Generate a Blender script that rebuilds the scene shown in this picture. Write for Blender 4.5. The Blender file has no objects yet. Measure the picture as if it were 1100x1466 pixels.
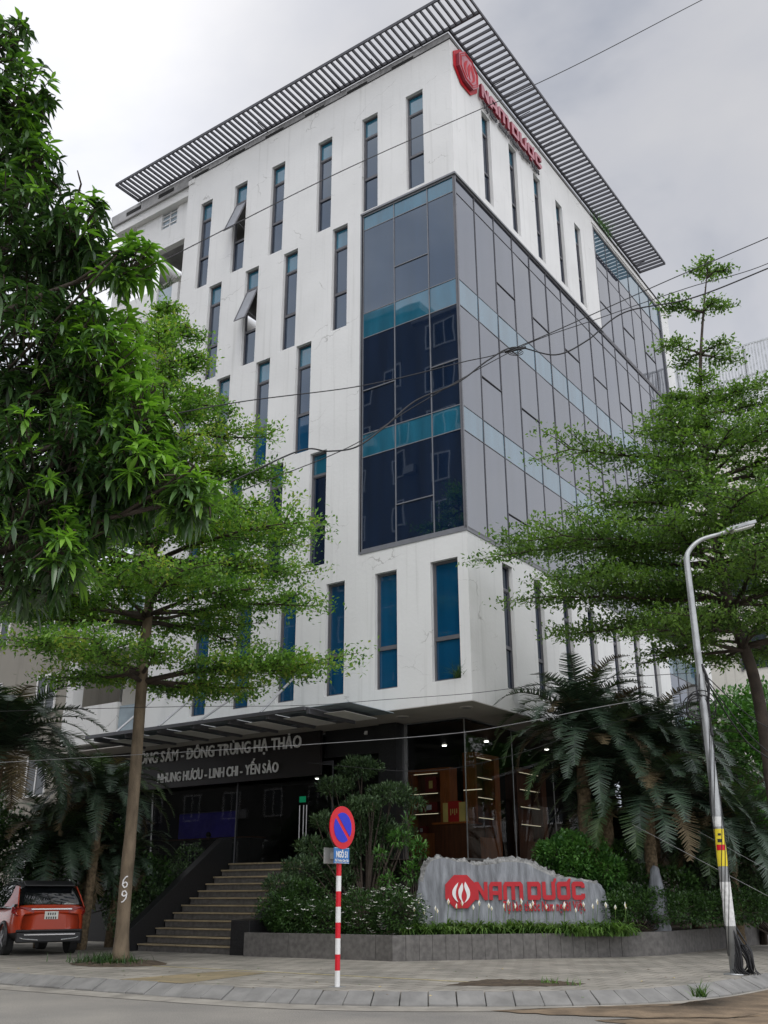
import bpy, math, random
import numpy as np
from mathutils import Vector, Matrix
random.seed(7); rng = np.random.default_rng(7)
sc = bpy.context.scene
COL = sc.collection
# ------------------------------------------------------------------ camera
# building axes: the street corner of the tower is the origin, left facade runs along -x, right facade along +y, pavement is z = 0
F, PITCH, ROLL, YAW = 1415.6, .371561, -.00237, .612046
CAM = Vector((13.24, -22.95, 1.30))
_X = Vector((math.cos(YAW), math.sin(YAW), 0)); _Y = Vector((-math.sin(YAW), math.cos(YAW), 0)); _Z = Vector((0, 0, 1))
FWD = _Y*math.cos(PITCH) + _Z*math.sin(PITCH); _U = -_Y*math.sin(PITCH) + _Z*math.cos(PITCH)
RGT = _X*math.cos(ROLL) + _U*math.sin(ROLL); UPV = -_X*math.sin(ROLL) + _U*math.cos(ROLL)
cd = bpy.data.cameras.new('camera'); cam = bpy.data.objects.new('camera', cd); COL.objects.link(cam)
cd.sensor_fit = 'VERTICAL'; cd.sensor_height = 24; cd.lens = F/1466*24; cd.clip_end = 3000; cd.clip_start = .1
cam.matrix_world = Matrix(((RGT.x, UPV.x, -FWD.x, CAM.x), (RGT.y, UPV.y, -FWD.y, CAM.y), (RGT.z, UPV.z, -FWD.z, CAM.z), (0, 0, 0, 1)))
sc.camera = cam
def at(px, py, d):
    """point seen at a pixel of the photograph, d metres away along the ground"""
    r = RGT*(px-550) - UPV*(py-733) + FWD*F
    return CAM + r*(d/math.hypot(r.x, r.y))
# ------------------------------------------------------------------ sky, sun, exposure
SUN_EL, SUN_DIR = math.radians(58), Vector((.50, -.60, 0)).normalized()
w = bpy.data.worlds.new('World'); sc.world = w; w.use_nodes = True
nt = w.node_tree; nt.nodes.clear(); N = nt.nodes.new; LK = nt.links.new
out = N('ShaderNodeOutputWorld'); mixs = N('ShaderNodeMixShader')
sky = N('ShaderNodeTexSky'); sky.sky_type = 'NISHITA'; sky.sun_disc = False
sky.sun_elevation = SUN_EL; sky.sun_rotation = math.atan2(SUN_DIR.x, SUN_DIR.y)
bg1 = N('ShaderNodeBackground'); bg1.inputs[1].default_value = .10; LK(sky.outputs[0], bg1.inputs[0])
tc = N('ShaderNodeTexCoord'); mp = N('ShaderNodeMapping'); mp.inputs['Scale'].default_value = (1, 1, 1.5); mp.inputs['Location'].default_value = (.35, .1, .2)
LK(tc.outputs['Generated'], mp.inputs[0])
n1 = N('ShaderNodeTexNoise'); n1.inputs['Scale'].default_value = 2.6; n1.inputs['Detail'].default_value = 6; n1.inputs['Roughness'].default_value = .5; n1.inputs['Distortion'].default_value = .25
LK(mp.outputs[0], n1.inputs[0])
cr = N('ShaderNodeValToRGB'); e = cr.color_ramp.elements
e[0].position = .36; e[0].color = (.48, .52, .615, 1); e[1].position = .63; e[1].color = (.89, .885, .905, 1)
m_ = e.new(.5); m_.color = (.78, .79, .84, 1)
LK(n1.outputs[0], cr.inputs[0])
# a big darker cloud bank behind the tower, brighter cover overhead and behind the viewer
vt = N('ShaderNodeVectorMath'); vt.operation = 'DOT_PRODUCT'
dk = (RGT*330 - UPV*(-480) + FWD*F).normalized(); vt.inputs[1].default_value = dk
LK(tc.outputs['Generated'], vt.inputs[0])
mr = N('ShaderNodeMapRange'); mr.interpolation_type = 'SMOOTHSTEP'
for i, v in enumerate((.88, .995, 1.04, .60)): mr.inputs[i+1].default_value = v
LK(vt.outputs['Value'], mr.inputs[0])
mr2 = N('ShaderNodeMapRange'); mr2.interpolation_type = 'SMOOTHSTEP'
for i, v in enumerate((.62, -.35, 1.0, 1.65)): mr2.inputs[i+1].default_value = v
vt2 = N('ShaderNodeVectorMath'); vt2.operation = 'DOT_PRODUCT'; vt2.inputs[1].default_value = (FWD*.9).normalized()
LK(tc.outputs['Generated'], vt2.inputs[0]); LK(vt2.outputs['Value'], mr2.inputs[0])
mu = N('ShaderNodeMath'); mu.operation = 'MULTIPLY'; LK(mr.outputs[0], mu.inputs[0]); LK(mr2.outputs[0], mu.inputs[1])
bg2 = N('ShaderNodeBackground'); LK(cr.outputs[0], bg2.inputs[0]); LK(mu.outputs[0], bg2.inputs[1])
mixs.inputs[0].default_value = .90; LK(bg1.outputs[0], mixs.inputs[1]); LK(bg2.outputs[0], mixs.inputs[2]); LK(mixs.outputs[0], out.inputs[0])
sl = bpy.data.lights.new('sun', 'SUN'); sl.energy = .8; sl.angle = math.radians(22); sl.color = (1, .97, .92)
so = bpy.data.objects.new('sun', sl); COL.objects.link(so)
sv = Vector((SUN_DIR.x*math.cos(SUN_EL), SUN_DIR.y*math.cos(SUN_EL), math.sin(SUN_EL)))
so.rotation_euler = sv.to_track_quat('Z', 'Y').to_euler(); so.location = sv*60
sc.view_settings.view_transform = 'Standard'; sc.view_settings.look = 'None'; sc.view_settings.gamma = 1; sc.view_settings.exposure = 0.36
sc.view_settings.use_curve_mapping = False

# ------------------------------------------------------------------ materials
def newmat(name):
    m = bpy.data.materials.new(name); m.use_nodes = True
    t = m.node_tree; b = t.nodes['Principled BSDF']; return m, t, b
def pmat(name, col, rough=.6, var=.15, scale=4.0, bump=0.0, bscale=None, metal=0, ior=1.45, stretch=None, col2=None, emit=0, coat=0):
    m, t, b = newmat(name)
    b.inputs['Roughness'].default_value = rough; b.inputs['Metallic'].default_value = metal; b.inputs['IOR'].default_value = ior
    if coat: b.inputs['Coat Weight'].default_value = coat; b.inputs['Coat Roughness'].default_value = .06
    tc = t.nodes.new('ShaderNodeTexCoord'); src = tc.outputs['Object']
    if stretch:
        mp = t.nodes.new('ShaderNodeMapping'); mp.inputs['Scale'].default_value = stretch; t.links.new(src, mp.inputs[0]); src = mp.outputs[0]
    n = t.nodes.new('ShaderNodeTexNoise'); n.inputs['Scale'].default_value = scale; n.inputs['Detail'].default_value = 5
    t.links.new(src, n.inputs[0])
    r = t.nodes.new('ShaderNodeValToRGB'); a, c = r.color_ramp.elements
    a.position = .3; c.position = .7
    a.color = (*[x*(1-var) for x in col], 1); c.color = (*(col2 or [min(1, x*(1+var)) for x in col]), 1)
    t.links.new(n.outputs[0], r.inputs[0]); t.links.new(r.outputs[0], b.inputs['Base Color'])
    if bump:
        n2 = t.nodes.new('ShaderNodeTexNoise'); n2.inputs['Scale'].default_value = bscale or scale*6; n2.inputs['Detail'].default_value = 6
        t.links.new(src, n2.inputs[0])
        bp = t.nodes.new('ShaderNodeBump'); bp.inputs['Strength'].default_value = bump; bp.inputs['Distance'].default_value = .02
        t.links.new(n2.outputs[0], bp.inputs['Height']); t.links.new(bp.outputs[0], b.inputs['Normal'])
    if emit:
        b.inputs['Emission Color'].default_value = (*col, 1); b.inputs['Emission Strength'].default_value = emit
    return m
def wallmat(name, col, stain=.5, crack=True):
    m, t, b = newmat(name); nd, lk = t.nodes.new, t.links.new
    b.inputs['Roughness'].default_value = .85
    tc = nd('ShaderNodeTexCoord')
    base = nd('ShaderNodeTexNoise'); base.inputs['Scale'].default_value = .5; base.inputs['Detail'].default_value = 6; lk(tc.outputs['Object'], base.inputs[0])
    r0 = nd('ShaderNodeValToRGB'); r0.color_ramp.elements[0].position = .3; r0.color_ramp.elements[1].position = .7
    r0.color_ramp.elements[0].color = (*[c*.90 for c in col], 1); r0.color_ramp.elements[1].color = (*col, 1); lk(base.outputs[0], r0.inputs[0])
    mp = nd('ShaderNodeMapping'); mp.inputs['Scale'].default_value = (5, 5, .18); lk(tc.outputs['Object'], mp.inputs[0])
    st = nd('ShaderNodeTexNoise'); st.inputs['Scale'].default_value = 1; st.inputs['Detail'].default_value = 5; st.inputs['Roughness'].default_value = .65; lk(mp.outputs[0], st.inputs[0])
    rs = nd('ShaderNodeMapRange'); lk(st.outputs[0], rs.inputs[0])
    for i, v in enumerate((.54, .82, 0, stain)): rs.inputs[i+1].default_value = v
    mx = nd('ShaderNodeMixRGB'); mx.blend_type = 'MULTIPLY'; mx.inputs[2].default_value = (.50, .50, .47, 1); lk(rs.outputs[0], mx.inputs[0]); lk(r0.outputs[0], mx.inputs[1])
    last = mx.outputs[0]
    if crack:
        dn = nd('ShaderNodeTexNoise'); dn.inputs['Scale'].default_value = 1.6; dn.inputs['Detail'].default_value = 8; lk(tc.outputs['Object'], dn.inputs[0])
        av = nd('ShaderNodeVectorMath'); av.operation = 'MULTIPLY_ADD'; lk(dn.outputs['Color'], av.inputs[0]); av.inputs[1].default_value = (.9, .9, .9); lk(tc.outputs['Object'], av.inputs[2])
        mp2 = nd('ShaderNodeMapping'); mp2.inputs['Scale'].default_value = (.22, .22, .75); lk(av.outputs[0], mp2.inputs[0])
        vo = nd('ShaderNodeTexVoronoi'); vo.feature = 'DISTANCE_TO_EDGE'; vo.inputs['Scale'].default_value = 1.0; lk(mp2.outputs[0], vo.inputs['Vector'])
        rc = nd('ShaderNodeMapRange'); lk(vo.outputs['Distance'], rc.inputs[0])
        for i, v in enumerate((.0, .0062, 1, 0)): rc.inputs[i+1].default_value = v
        mk = nd('ShaderNodeTexNoise'); mk.inputs['Scale'].default_value = .9; lk(tc.outputs['Object'], mk.inputs[0])
        rk = nd('ShaderNodeMapRange'); lk(mk.outputs[0], rk.inputs[0])
        for i, v in enumerate((.52, .61, 0, .62)): rk.inputs[i+1].default_value = v
        mm = nd('ShaderNodeMath'); mm.operation = 'MULTIPLY'; lk(rc.outputs[0], mm.inputs[0]); lk(rk.outputs[0], mm.inputs[1])
        m2 = nd('ShaderNodeMixRGB'); m2.inputs[2].default_value = (.22, .21, .19, 1); lk(mm.outputs[0], m2.inputs[0]); lk(last, m2.inputs[1]); last = m2.outputs[0]
    lk(last, b.inputs['Base Color'])
    n2 = nd('ShaderNodeTexNoise'); n2.inputs['Scale'].default_value = 9; n2.inputs['Detail'].default_value = 8; lk(tc.outputs['Object'], n2.inputs[0])
    bp = nd('ShaderNodeBump'); bp.inputs['Strength'].default_value = .25; bp.inputs['Distance'].default_value = .02; lk(n2.outputs[0], bp.inputs['Height']); lk(bp.outputs[0], b.inputs['Normal'])
    return m
def glassmat(name, col, ior=1.9, rough=.02, var=.25, wav=.0025, tint=(1, 1, 1)):
    m, t, b = newmat(name); nd, lk = t.nodes.new, t.links.new
    b.inputs['Roughness'].default_value = rough; b.inputs['IOR'].default_value = ior; b.inputs['Specular Tint'].default_value = (*tint, 1)
    tc = nd('ShaderNodeTexCoord'); mp = nd('ShaderNodeMapping'); mp.inputs['Scale'].default_value = (2, 2, .25); lk(tc.outputs['Object'], mp.inputs[0])
    n = nd('ShaderNodeTexNoise'); n.inputs['Scale'].default_value = 1.2; n.inputs['Detail'].default_value = 4; lk(mp.outputs[0], n.inputs[0])
    r = nd('ShaderNodeValToRGB'); r.color_ramp.elements[0].position = .3; r.color_ramp.elements[1].position = .75
    r.color_ramp.elements[0].color = (*[c*(1-var) for c in col], 1); r.color_ramp.elements[1].color = (*[c*(1+var) for c in col], 1)
    lk(n.outputs[0], r.inputs[0]); lk(r.outputs[0], b.inputs['Base Color'])
    n2 = nd('ShaderNodeTexNoise'); n2.inputs['Scale'].default_value = .8; n2.inputs['Detail'].default_value = 1; lk(tc.outputs['Object'], n2.inputs[0])
    bp = nd('ShaderNodeBump'); bp.inputs['Strength'].default_value = 1; bp.inputs['Distance'].default_value = wav; lk(n2.outputs[0], bp.inputs['Height']); lk(bp.outputs[0], b.inputs['Normal'])
    return m
def clearglass(name, tint=(.75, .8, .8)):
    m, t, b = newmat(name); nd, lk = t.nodes.new, t.links.new
    tr = nd('ShaderNodeBsdfTransparent'); tr.inputs[0].default_value = (*tint, 1)
    gl = nd('ShaderNodeBsdfGlossy'); gl.inputs['Roughness'].default_value = .02
    fr = nd('ShaderNodeFresnel'); fr.inputs[0].default_value = 1.45
    mx = nd('ShaderNodeMixShader'); lk(fr.outputs[0], mx.inputs[0]); lk(tr.outputs[0], mx.inputs[1]); lk(gl.outputs[0], mx.inputs[2])
    lk(mx.outputs[0], t.nodes['Material Output'].inputs[0]); return m
def leafmat(name, c1, c2, rough=.45, trans=.3, scale=1.5, spec=.5, c3=None):
    m, t, b = newmat(name); nd, lk = t.nodes.new, t.links.new
    b.inputs['Roughness'].default_value = rough; b.inputs['Specular IOR Level'].default_value = spec
    g = nd('ShaderNodeNewGeometry'); n = nd('ShaderNodeTexNoise'); n.inputs['Scale'].default_value = scale; n.inputs['Detail'].default_value = 2; lk(g.outputs['Position'], n.inputs[0])
    wn = nd('ShaderNodeMath'); wn.operation = 'MULTIPLY_ADD'; lk(g.outputs['Random Per Island'], wn.inputs[0]); wn.inputs[1].default_value = .5
    lk(n.outputs[0], wn.inputs[2])
    r = nd('ShaderNodeValToRGB'); r.color_ramp.elements[0].position = .45; r.color_ramp.elements[1].position = 1.0
    r.color_ramp.elements[0].color = (*c1, 1); r.color_ramp.elements[1].color = (*c2, 1); lk(wn.outputs[0], r.inputs[0])
    if c3:
        q = r.color_ramp.elements.new(.94); q.color = (*c2, 1); r.color_ramp.elements[-1].color = (*c3, 1)
    lk(r.outputs[0], b.inputs['Base Color'])
    tl = nd('ShaderNodeBsdfTranslucent'); br = nd('ShaderNodeMixRGB'); br.blend_type = 'MULTIPLY'; br.inputs[0].default_value = 1; br.inputs[2].default_value = (1.3, 1.5, .6, 1); lk(r.outputs[0], br.inputs[1]); lk(br.outputs[0], tl.inputs[0])
    mx = nd('ShaderNodeMixShader'); mx.inputs[0].default_value = trans; lk(b.outputs[0], mx.inputs[1]); lk(tl.outputs[0], mx.inputs[2])
    lk(mx.outputs[0], t.nodes['Material Output'].inputs[0]); return m
def slabmat(name, c1, c2, mortar, bw, bh, scale=1.0, ms=.012, rot=0, stain=.35):
    m, t, b = newmat(name); nd, lk = t.nodes.new, t.links.new
    b.inputs['Roughness'].default_value = .8
    tc = nd('ShaderNodeTexCoord'); mp = nd('ShaderNodeMapping'); mp.inputs['Rotation'].default_value = (0, 0, rot); lk(tc.outputs['Object'], mp.inputs[0])
    br = nd('ShaderNodeTexBrick'); br.inputs['Scale'].default_value = scale; br.inputs['Brick Width'].default_value = bw; br.inputs['Row Height'].default_value = bh; br.inputs['Mortar Size'].default_value = ms
    br.inputs['Color1'].default_value = (*c1, 1); br.inputs['Color2'].default_value = (*c2, 1); br.inputs['Mortar'].default_value = (*mortar, 1); lk(mp.outputs[0], br.inputs[0])
    n = nd('ShaderNodeTexNoise'); n.inputs['Scale'].default_value = .9; n.inputs['Detail'].default_value = 9; n.inputs['Roughness'].default_value = .65; lk(tc.outputs['Object'], n.inputs[0])
    r = nd('ShaderNodeValToRGB'); r.color_ramp.elements[0].position = .32; r.color_ramp.elements[1].position = .66
    r.color_ramp.elements[0].color = (1-stain, 1-stain, 1-stain*1.1, 1); r.color_ramp.elements[1].color = (1.15, 1.12, 1.05, 1); lk(n.outputs[0], r.inputs[0])
    mx = nd('ShaderNodeMixRGB'); mx.blend_type = 'MULTIPLY'; mx.inputs[0].default_value = 1; lk(br.outputs[0], mx.inputs[1]); lk(r.outputs[0], mx.inputs[2]); lk(mx.outputs[0], b.inputs['Base Color'])
    n3 = nd('ShaderNodeTexNoise'); n3.inputs['Scale'].default_value = 30; n3.inputs['Detail'].default_value = 5; lk(tc.outputs['Object'], n3.inputs[0])
    ad = nd('ShaderNodeMath'); ad.operation = 'MULTIPLY_ADD'; lk(br.outputs['Fac'], ad.inputs[0]); ad.inputs[1].default_value = -.6; lk(n3.outputs[0], ad.inputs[2])
    bp = nd('ShaderNodeBump'); bp.inputs['Strength'].default_value = .4; bp.inputs['Distance'].default_value = .01; lk(ad.outputs[0], bp.inputs['Height']); lk(bp.outputs[0], b.inputs['Normal'])
    return m
M = dict(
 wall=wallmat('white_render', (.71, .71, .695), .42),
 wall2=wallmat('old_cream_render', (.62, .60, .54), .7),
 beige=wallmat('beige_render', (.30, .28, .24), .6, False),
 far=wallmat('grey_render', (.11, .108, .10), .6, False),
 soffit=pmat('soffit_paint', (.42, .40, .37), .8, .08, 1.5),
 frame=pmat('window_aluminium', (.105, .105, .115), .5, .12, 3),
 mull=pmat('mullion_aluminium', (.16, .165, .18), .45, .1, 3),
 louver=pmat('louver_steel', (.048, .048, .056), .55, .2, 2),
 conc=pmat('roof_concrete', (.33, .33, .33), .9, .35, 1.2, .3),
 dark=pmat('dark_slot', (.02, .02, .02), .9, .2),
 gdark=glassmat('navy_glass', (.0045, .0125, .034), 1.95, tint=(.80, .92, 1)),
 gteal=glassmat('teal_glass', (.012, .105, .165)),
 gblue=glassmat('blue_glass', (.004, .055, .125), 1.6),
 ggrey=glassmat('grey_glass', (.032, .036, .050), 2.55, tint=(.90, .94, 1)),
 gpale=glassmat('pale_teal_glass', (.055, .115, .155), 2.6, tint=(.88, .95, 1)),
 sashg=pmat('sky_sheen_sash_glass', (.23, .24, .26), .35, .1, 2),  # pale grey base stands in for the sky mirrored in open sashes
 clear=clearglass('shop_glass'),
 canopyg=pmat('canopy_glass', (.30, .36, .40), .12, .15, 2),
 steel=pmat('brushed_steel', (.42, .42, .42), .35, .12, 4, metal=.8),
 granite=pmat('black_granite', (.018, .018, .019), .35, .4, 30),
 graniteg=pmat('grey_granite', (.115, .108, .10), .7, .28, 9, .12, 60),
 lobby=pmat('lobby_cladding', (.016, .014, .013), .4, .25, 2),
 fascia=pmat('brown_fascia', (.017, .013, .012), .4, .2, 1.5),
 lobfloor=pmat('lobby_floor', (.07, .06, .05), .25, .2, 1),
 wood=pmat('orange_wood', (.34, .095, .024), .4, .3, 3, stretch=(6, 6, .6)),
 woodd=pmat('dark_wood', (.10, .032, .013), .45, .3, 3, stretch=(6, 6, .6)),
 led=pmat('shelf_light', (1, .86, .60), .5, 0, emit=.5),
 lamp=pmat('ceiling_lamp', (1, .95, .85), .5, 0, emit=7),
 screen=pmat('screen_blue', (.05, .04, .30), .3, .8, 1.2, emit=.04),
 exitg=pmat('exit_green', (.01, .45, .2), .4, 0, emit=.2),
 letter=pmat('silver_letters', (.92, .92, .91), .5, .03, 5),
 red=pmat('red_acrylic', (.46, .010, .018), .4, .12, 5),
 pink=pmat('faded_sheen_red_acrylic', (.46, .20, .23), .35, .2, 5),  # faded red, with the reflected sheen of the front faces put into the pink
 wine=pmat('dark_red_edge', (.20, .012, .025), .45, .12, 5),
 white=pmat('white_acrylic', (.78, .77, .76), .5, .05, 5),
 tagline=pmat('dark_tagline', (.10, .10, .105), .5, .1, 5),
 tread=slabmat('stair_stone', (.42, .345, .225), (.37, .30, .195), (.12, .10, .07), 1.4, 5, 1, .004),
 bark=pmat('bark', (.155, .118, .078), .9, .35, 3, .7, 24, stretch=(2.2, 2.2, .8)),
 barkd=pmat('dark_bark', (.055, .042, .032), .9, .35, 4, .7, 24),
 cycb=pmat('scaly_bark', (.15, .11, .065), .95, .6, 14, 1.0, 26),
 leaft=leafmat('small_leaf', (.045, .118, .022), (.195, .35, .060), .5, .42, 1.1, c3=(.30, .36, .07)),
 leaft2=leafmat('small_leaf_darker', (.045, .10, .026), (.175, .285, .062), .5, .40, 1.1),
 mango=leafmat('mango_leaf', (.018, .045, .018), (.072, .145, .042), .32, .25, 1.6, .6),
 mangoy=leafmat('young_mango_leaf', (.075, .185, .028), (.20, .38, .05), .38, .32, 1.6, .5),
 cyc=leafmat('cycad_leaf', (.015, .032, .019), (.075, .120, .075), .42, .12, 1.2),
 dryf=leafmat('dry_frond', (.07, .05, .025), (.16, .12, .06), .7, .1, 1.2),
 cyc2=leafmat('young_cycad_leaf', (.025, .055, .020), (.095, .15, .06), .42, .18, 1.2),
 hedge=leafmat('hedge_leaf', (.016, .042, .012), (.06, .13, .028), .45, .22, 2.5),
 hedgel=leafmat('bright_hedge_leaf', (.030, .10, .022), (.11, .25, .050), .45, .25, 2.5),
 pine=leafmat('podocarpus_leaf', (.020, .045, .020), (.095, .16, .065), .55, .18, 2.5),
 lily=leafmat('strap_leaf', (.035, .085, .018), (.14, .25, .05), .45, .28, 3),
 flower=pmat('white_petal', (.80, .80, .74), .6, .05),
 asphalt=None, pave=None,
 rock=pmat('grey_stone', (.195, .205, .22), .85, .28, 2.6, .6, 16, stretch=(3.2, 3.2, .6), col2=(.325, .34, .365)),
 rough=pmat('broken_stone', (.20, .20, .195), .95, .45, 9, 1.0, 22, col2=(.36, .36, .35)),
 kerb=pmat('kerb_stone', (.205, .20, .188), .85, .22, 3, .3),
 gutter=pmat('gutter_concrete', (.27, .25, .215), .9, .3, 2.2, .4),
 soil=pmat('soil', (.075, .055, .035), .95, .5, 6, .8),
 dirt=pmat('dry_dirt', (.20, .145, .092), .95, .4, 2.5, .8, 18),
 yellow=pmat('worn_yellow_paint', (.46, .38, .17), .8, .3, 5),
 tact=slabmat('worn_tactile_paving', (.29, .235, .14), (.26, .215, .14), (.14, .12, .08), .4, .4, 1, .012),
 galv=pmat('galvanised_steel', (.36, .37, .37), .42, .25, 3, metal=.55),
 paper=pmat('white_sticker', (.62, .62, .60), .7, .2, 12),
 stick=pmat('yellow_sticker', (.70, .56, .03), .6, .1, 8),
 cable=pmat('black_cable', (.015, .015, .016), .6, .2),
 cableg=pmat('grey_cable', (.24, .24, .24), .6, .2),
 sred=pmat('sign_red', (.58, .006, .018), .4, .06, 6),
 sblue=pmat('sign_blue', (.012, .022, .50), .4, .06, 6),
 pblue=pmat('plate_blue', (.035, .16, .42), .4, .1, 6),
 swhite=pmat('sign_white', (.70, .70, .68), .45, .06, 6),
 sgrey=pmat('plate_back', (.30, .30, .28), .6, .2, 6),
 carp=pmat('car_paint', (.42, .040, .010), .32, .06, 1, coat=.6),
 carb=pmat('car_black_trim', (.018, .018, .019), .45, .2),
 carg=glassmat('car_glass', (.006, .007, .008), 1.9),
 tyre=pmat('tyre', (.018, .018, .018), .85, .2, 20),
 rim=pmat('alloy', (.30, .30, .31), .35, .1, metal=.8),
 chrome=pmat('chrome', (.6, .6, .62), .15, .05, metal=1),
 lampr=pmat('lamp_red', (.25, .012, .012), .15, .1, coat=1),
 pcream=pmat('number_plate', (.66, .66, .60), .5, .05),
 ink=pmat('ink', (.02, .02, .02), .6, .1),
 skin=pmat('skin', (.42, .25, .17), .6, .05), shirt=pmat('grey_shirt', (.38, .36, .33), .8, .1), hair=pmat('black_hair', (.012, .010, .010), .5, .2),
 redbox=pmat('red_box', (.40, .018, .015), .45, .1), goldbox=pmat('gold_box', (.62, .46, .14), .45, .1), darkred=pmat('dark_red_box', (.16, .012, .012), .45, .2),
 ac=pmat('aircon_white', (.45, .45, .45), .6, .1), wglass=glassmat('far_window', (.01, .018, .025), 1.5),
 hill=pmat('far_ground', (.16, .155, .14), .95, .3, .1),
)
def roadmat():
    m, t, b = newmat('asphalt'); nd, lk = t.nodes.new, t.links.new
    b.inputs['Roughness'].default_value = .88
    tc = nd('ShaderNodeTexCoord')
    n = nd('ShaderNodeTexNoise'); n.inputs['Scale'].default_value = .45; n.inputs['Detail'].default_value = 9; n.inputs['Roughness'].default_value = .62; lk(tc.outputs['Object'], n.inputs[0])
    r = nd('ShaderNodeValToRGB'); r.color_ramp.elements[0].position = .3; r.color_ramp.elements[1].position = .72
    r.color_ramp.elements[0].color = (.20, .19, .172, 1); r.color_ramp.elements[1].color = (.32, .295, .255, 1); lk(n.outputs[0], r.inputs[0])
    n2 = nd('ShaderNodeTexNoise'); n2.inputs['Scale'].default_value = 55; n2.inputs['Detail'].default_value = 4; lk(tc.outputs['Object'], n2.inputs[0])
    r2 = nd('ShaderNodeValToRGB'); r2.color_ramp.elements[0].position = .3; r2.color_ramp.elements[1].position = .72
    r2.color_ramp.elements[0].color = (.62, .62, .62, 1); r2.color_ramp.elements[1].color = (1.25, 1.25, 1.25, 1); lk(n2.outputs[0], r2.inputs[0])
    mx = nd('ShaderNodeMixRGB'); mx.blend_type = 'MULTIPLY'; mx.inputs[0].default_value = 1; lk(r.outputs[0], mx.inputs[1]); lk(r2.outputs[0], mx.inputs[2]); lk(mx.outputs[0], b.inputs['Base Color'])
    bp = nd('ShaderNodeBump'); bp.inputs['Strength'].default_value = .5; bp.inputs['Distance'].default_value = .01; lk(n2.outputs[0], bp.inputs['Height']); lk(bp.outputs[0], b.inputs['Normal'])
    return m
M['asphalt'] = roadmat()
M['pave'] = slabmat('paving_slabs', (.345, .325, .295), (.285, .27, .248), (.13, .115, .095), .4, .4, 1, .014, stain=.42)

# ------------------------------------------------------------------ mesh helpers
ROOT = {}
def tag(o, label=None, cat=None, group=None, kind=None):
    for k, v in (('label', label), ('category', cat), ('group', group), ('kind', kind)):
        if v: o[k] = v
    return o
def thing(name, label, cat, loc=(0, 0, 0), rotz=0, group=None):
    o = bpy.data.objects.new(name, None); COL.objects.link(o); o.empty_display_size = .2
    o.location = loc; o.rotation_euler = (0, 0, rotz); ROOT[o.name] = Matrix.Translation(Vector(loc)) @ Matrix.Rotation(rotz, 4, 'Z')
    return tag(o, label, cat, group)
def rootmat(p):
    while p is not None:
        if p.name in ROOT: return ROOT[p.name]
        p = p.parent
    return None
def link(name, me, mats, parent=None, smooth=False):
    o = bpy.data.objects.new(name, me); COL.objects.link(o)
    for m in mats: me.materials.append(M[m] if isinstance(m, str) else m)
    if smooth: me.polygons.foreach_set('use_smooth', [True]*len(me.polygons))
    if parent is not None: o.parent = parent
    return o
def npmesh(name, V, Q, mats, parent=None, mi=None, smooth=False, local=False):
    """mesh from numpy arrays; V n x 3, Q list of face index arrays (m x k)"""
    V = np.asarray(V, dtype=np.float64)
    rm = rootmat(parent)
    if rm is not None and not local:
        im = np.array(rm.inverted()); V = V @ im[:3, :3].T + im[:3, 3]
    me = bpy.data.meshes.new(name)
    Qs = [np.asarray(q, dtype=np.int32) for q in (Q if isinstance(Q, list) else [Q])]
    loops = np.concatenate([q.ravel() for q in Qs]); tot = np.concatenate([np.full(len(q), q.shape[1], dtype=np.int32) for q in Qs])
    st = np.concatenate([[0], np.cumsum(tot)[:-1]]).astype(np.int32)
    me.vertices.add(len(V)); me.vertices.foreach_set('co', V.astype(np.float32).ravel())
    me.loops.add(len(loops)); me.loops.foreach_set('vertex_index', loops)
    me.polygons.add(len(tot)); me.polygons.foreach_set('loop_start', st); me.polygons.foreach_set('loop_total', tot)
    if mi is not None: me.polygons.foreach_set('material_index', np.asarray(mi, dtype=np.int32))
    me.update(calc_edges=True); me.validate()
    return link(name, me, mats, parent, smooth)
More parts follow.
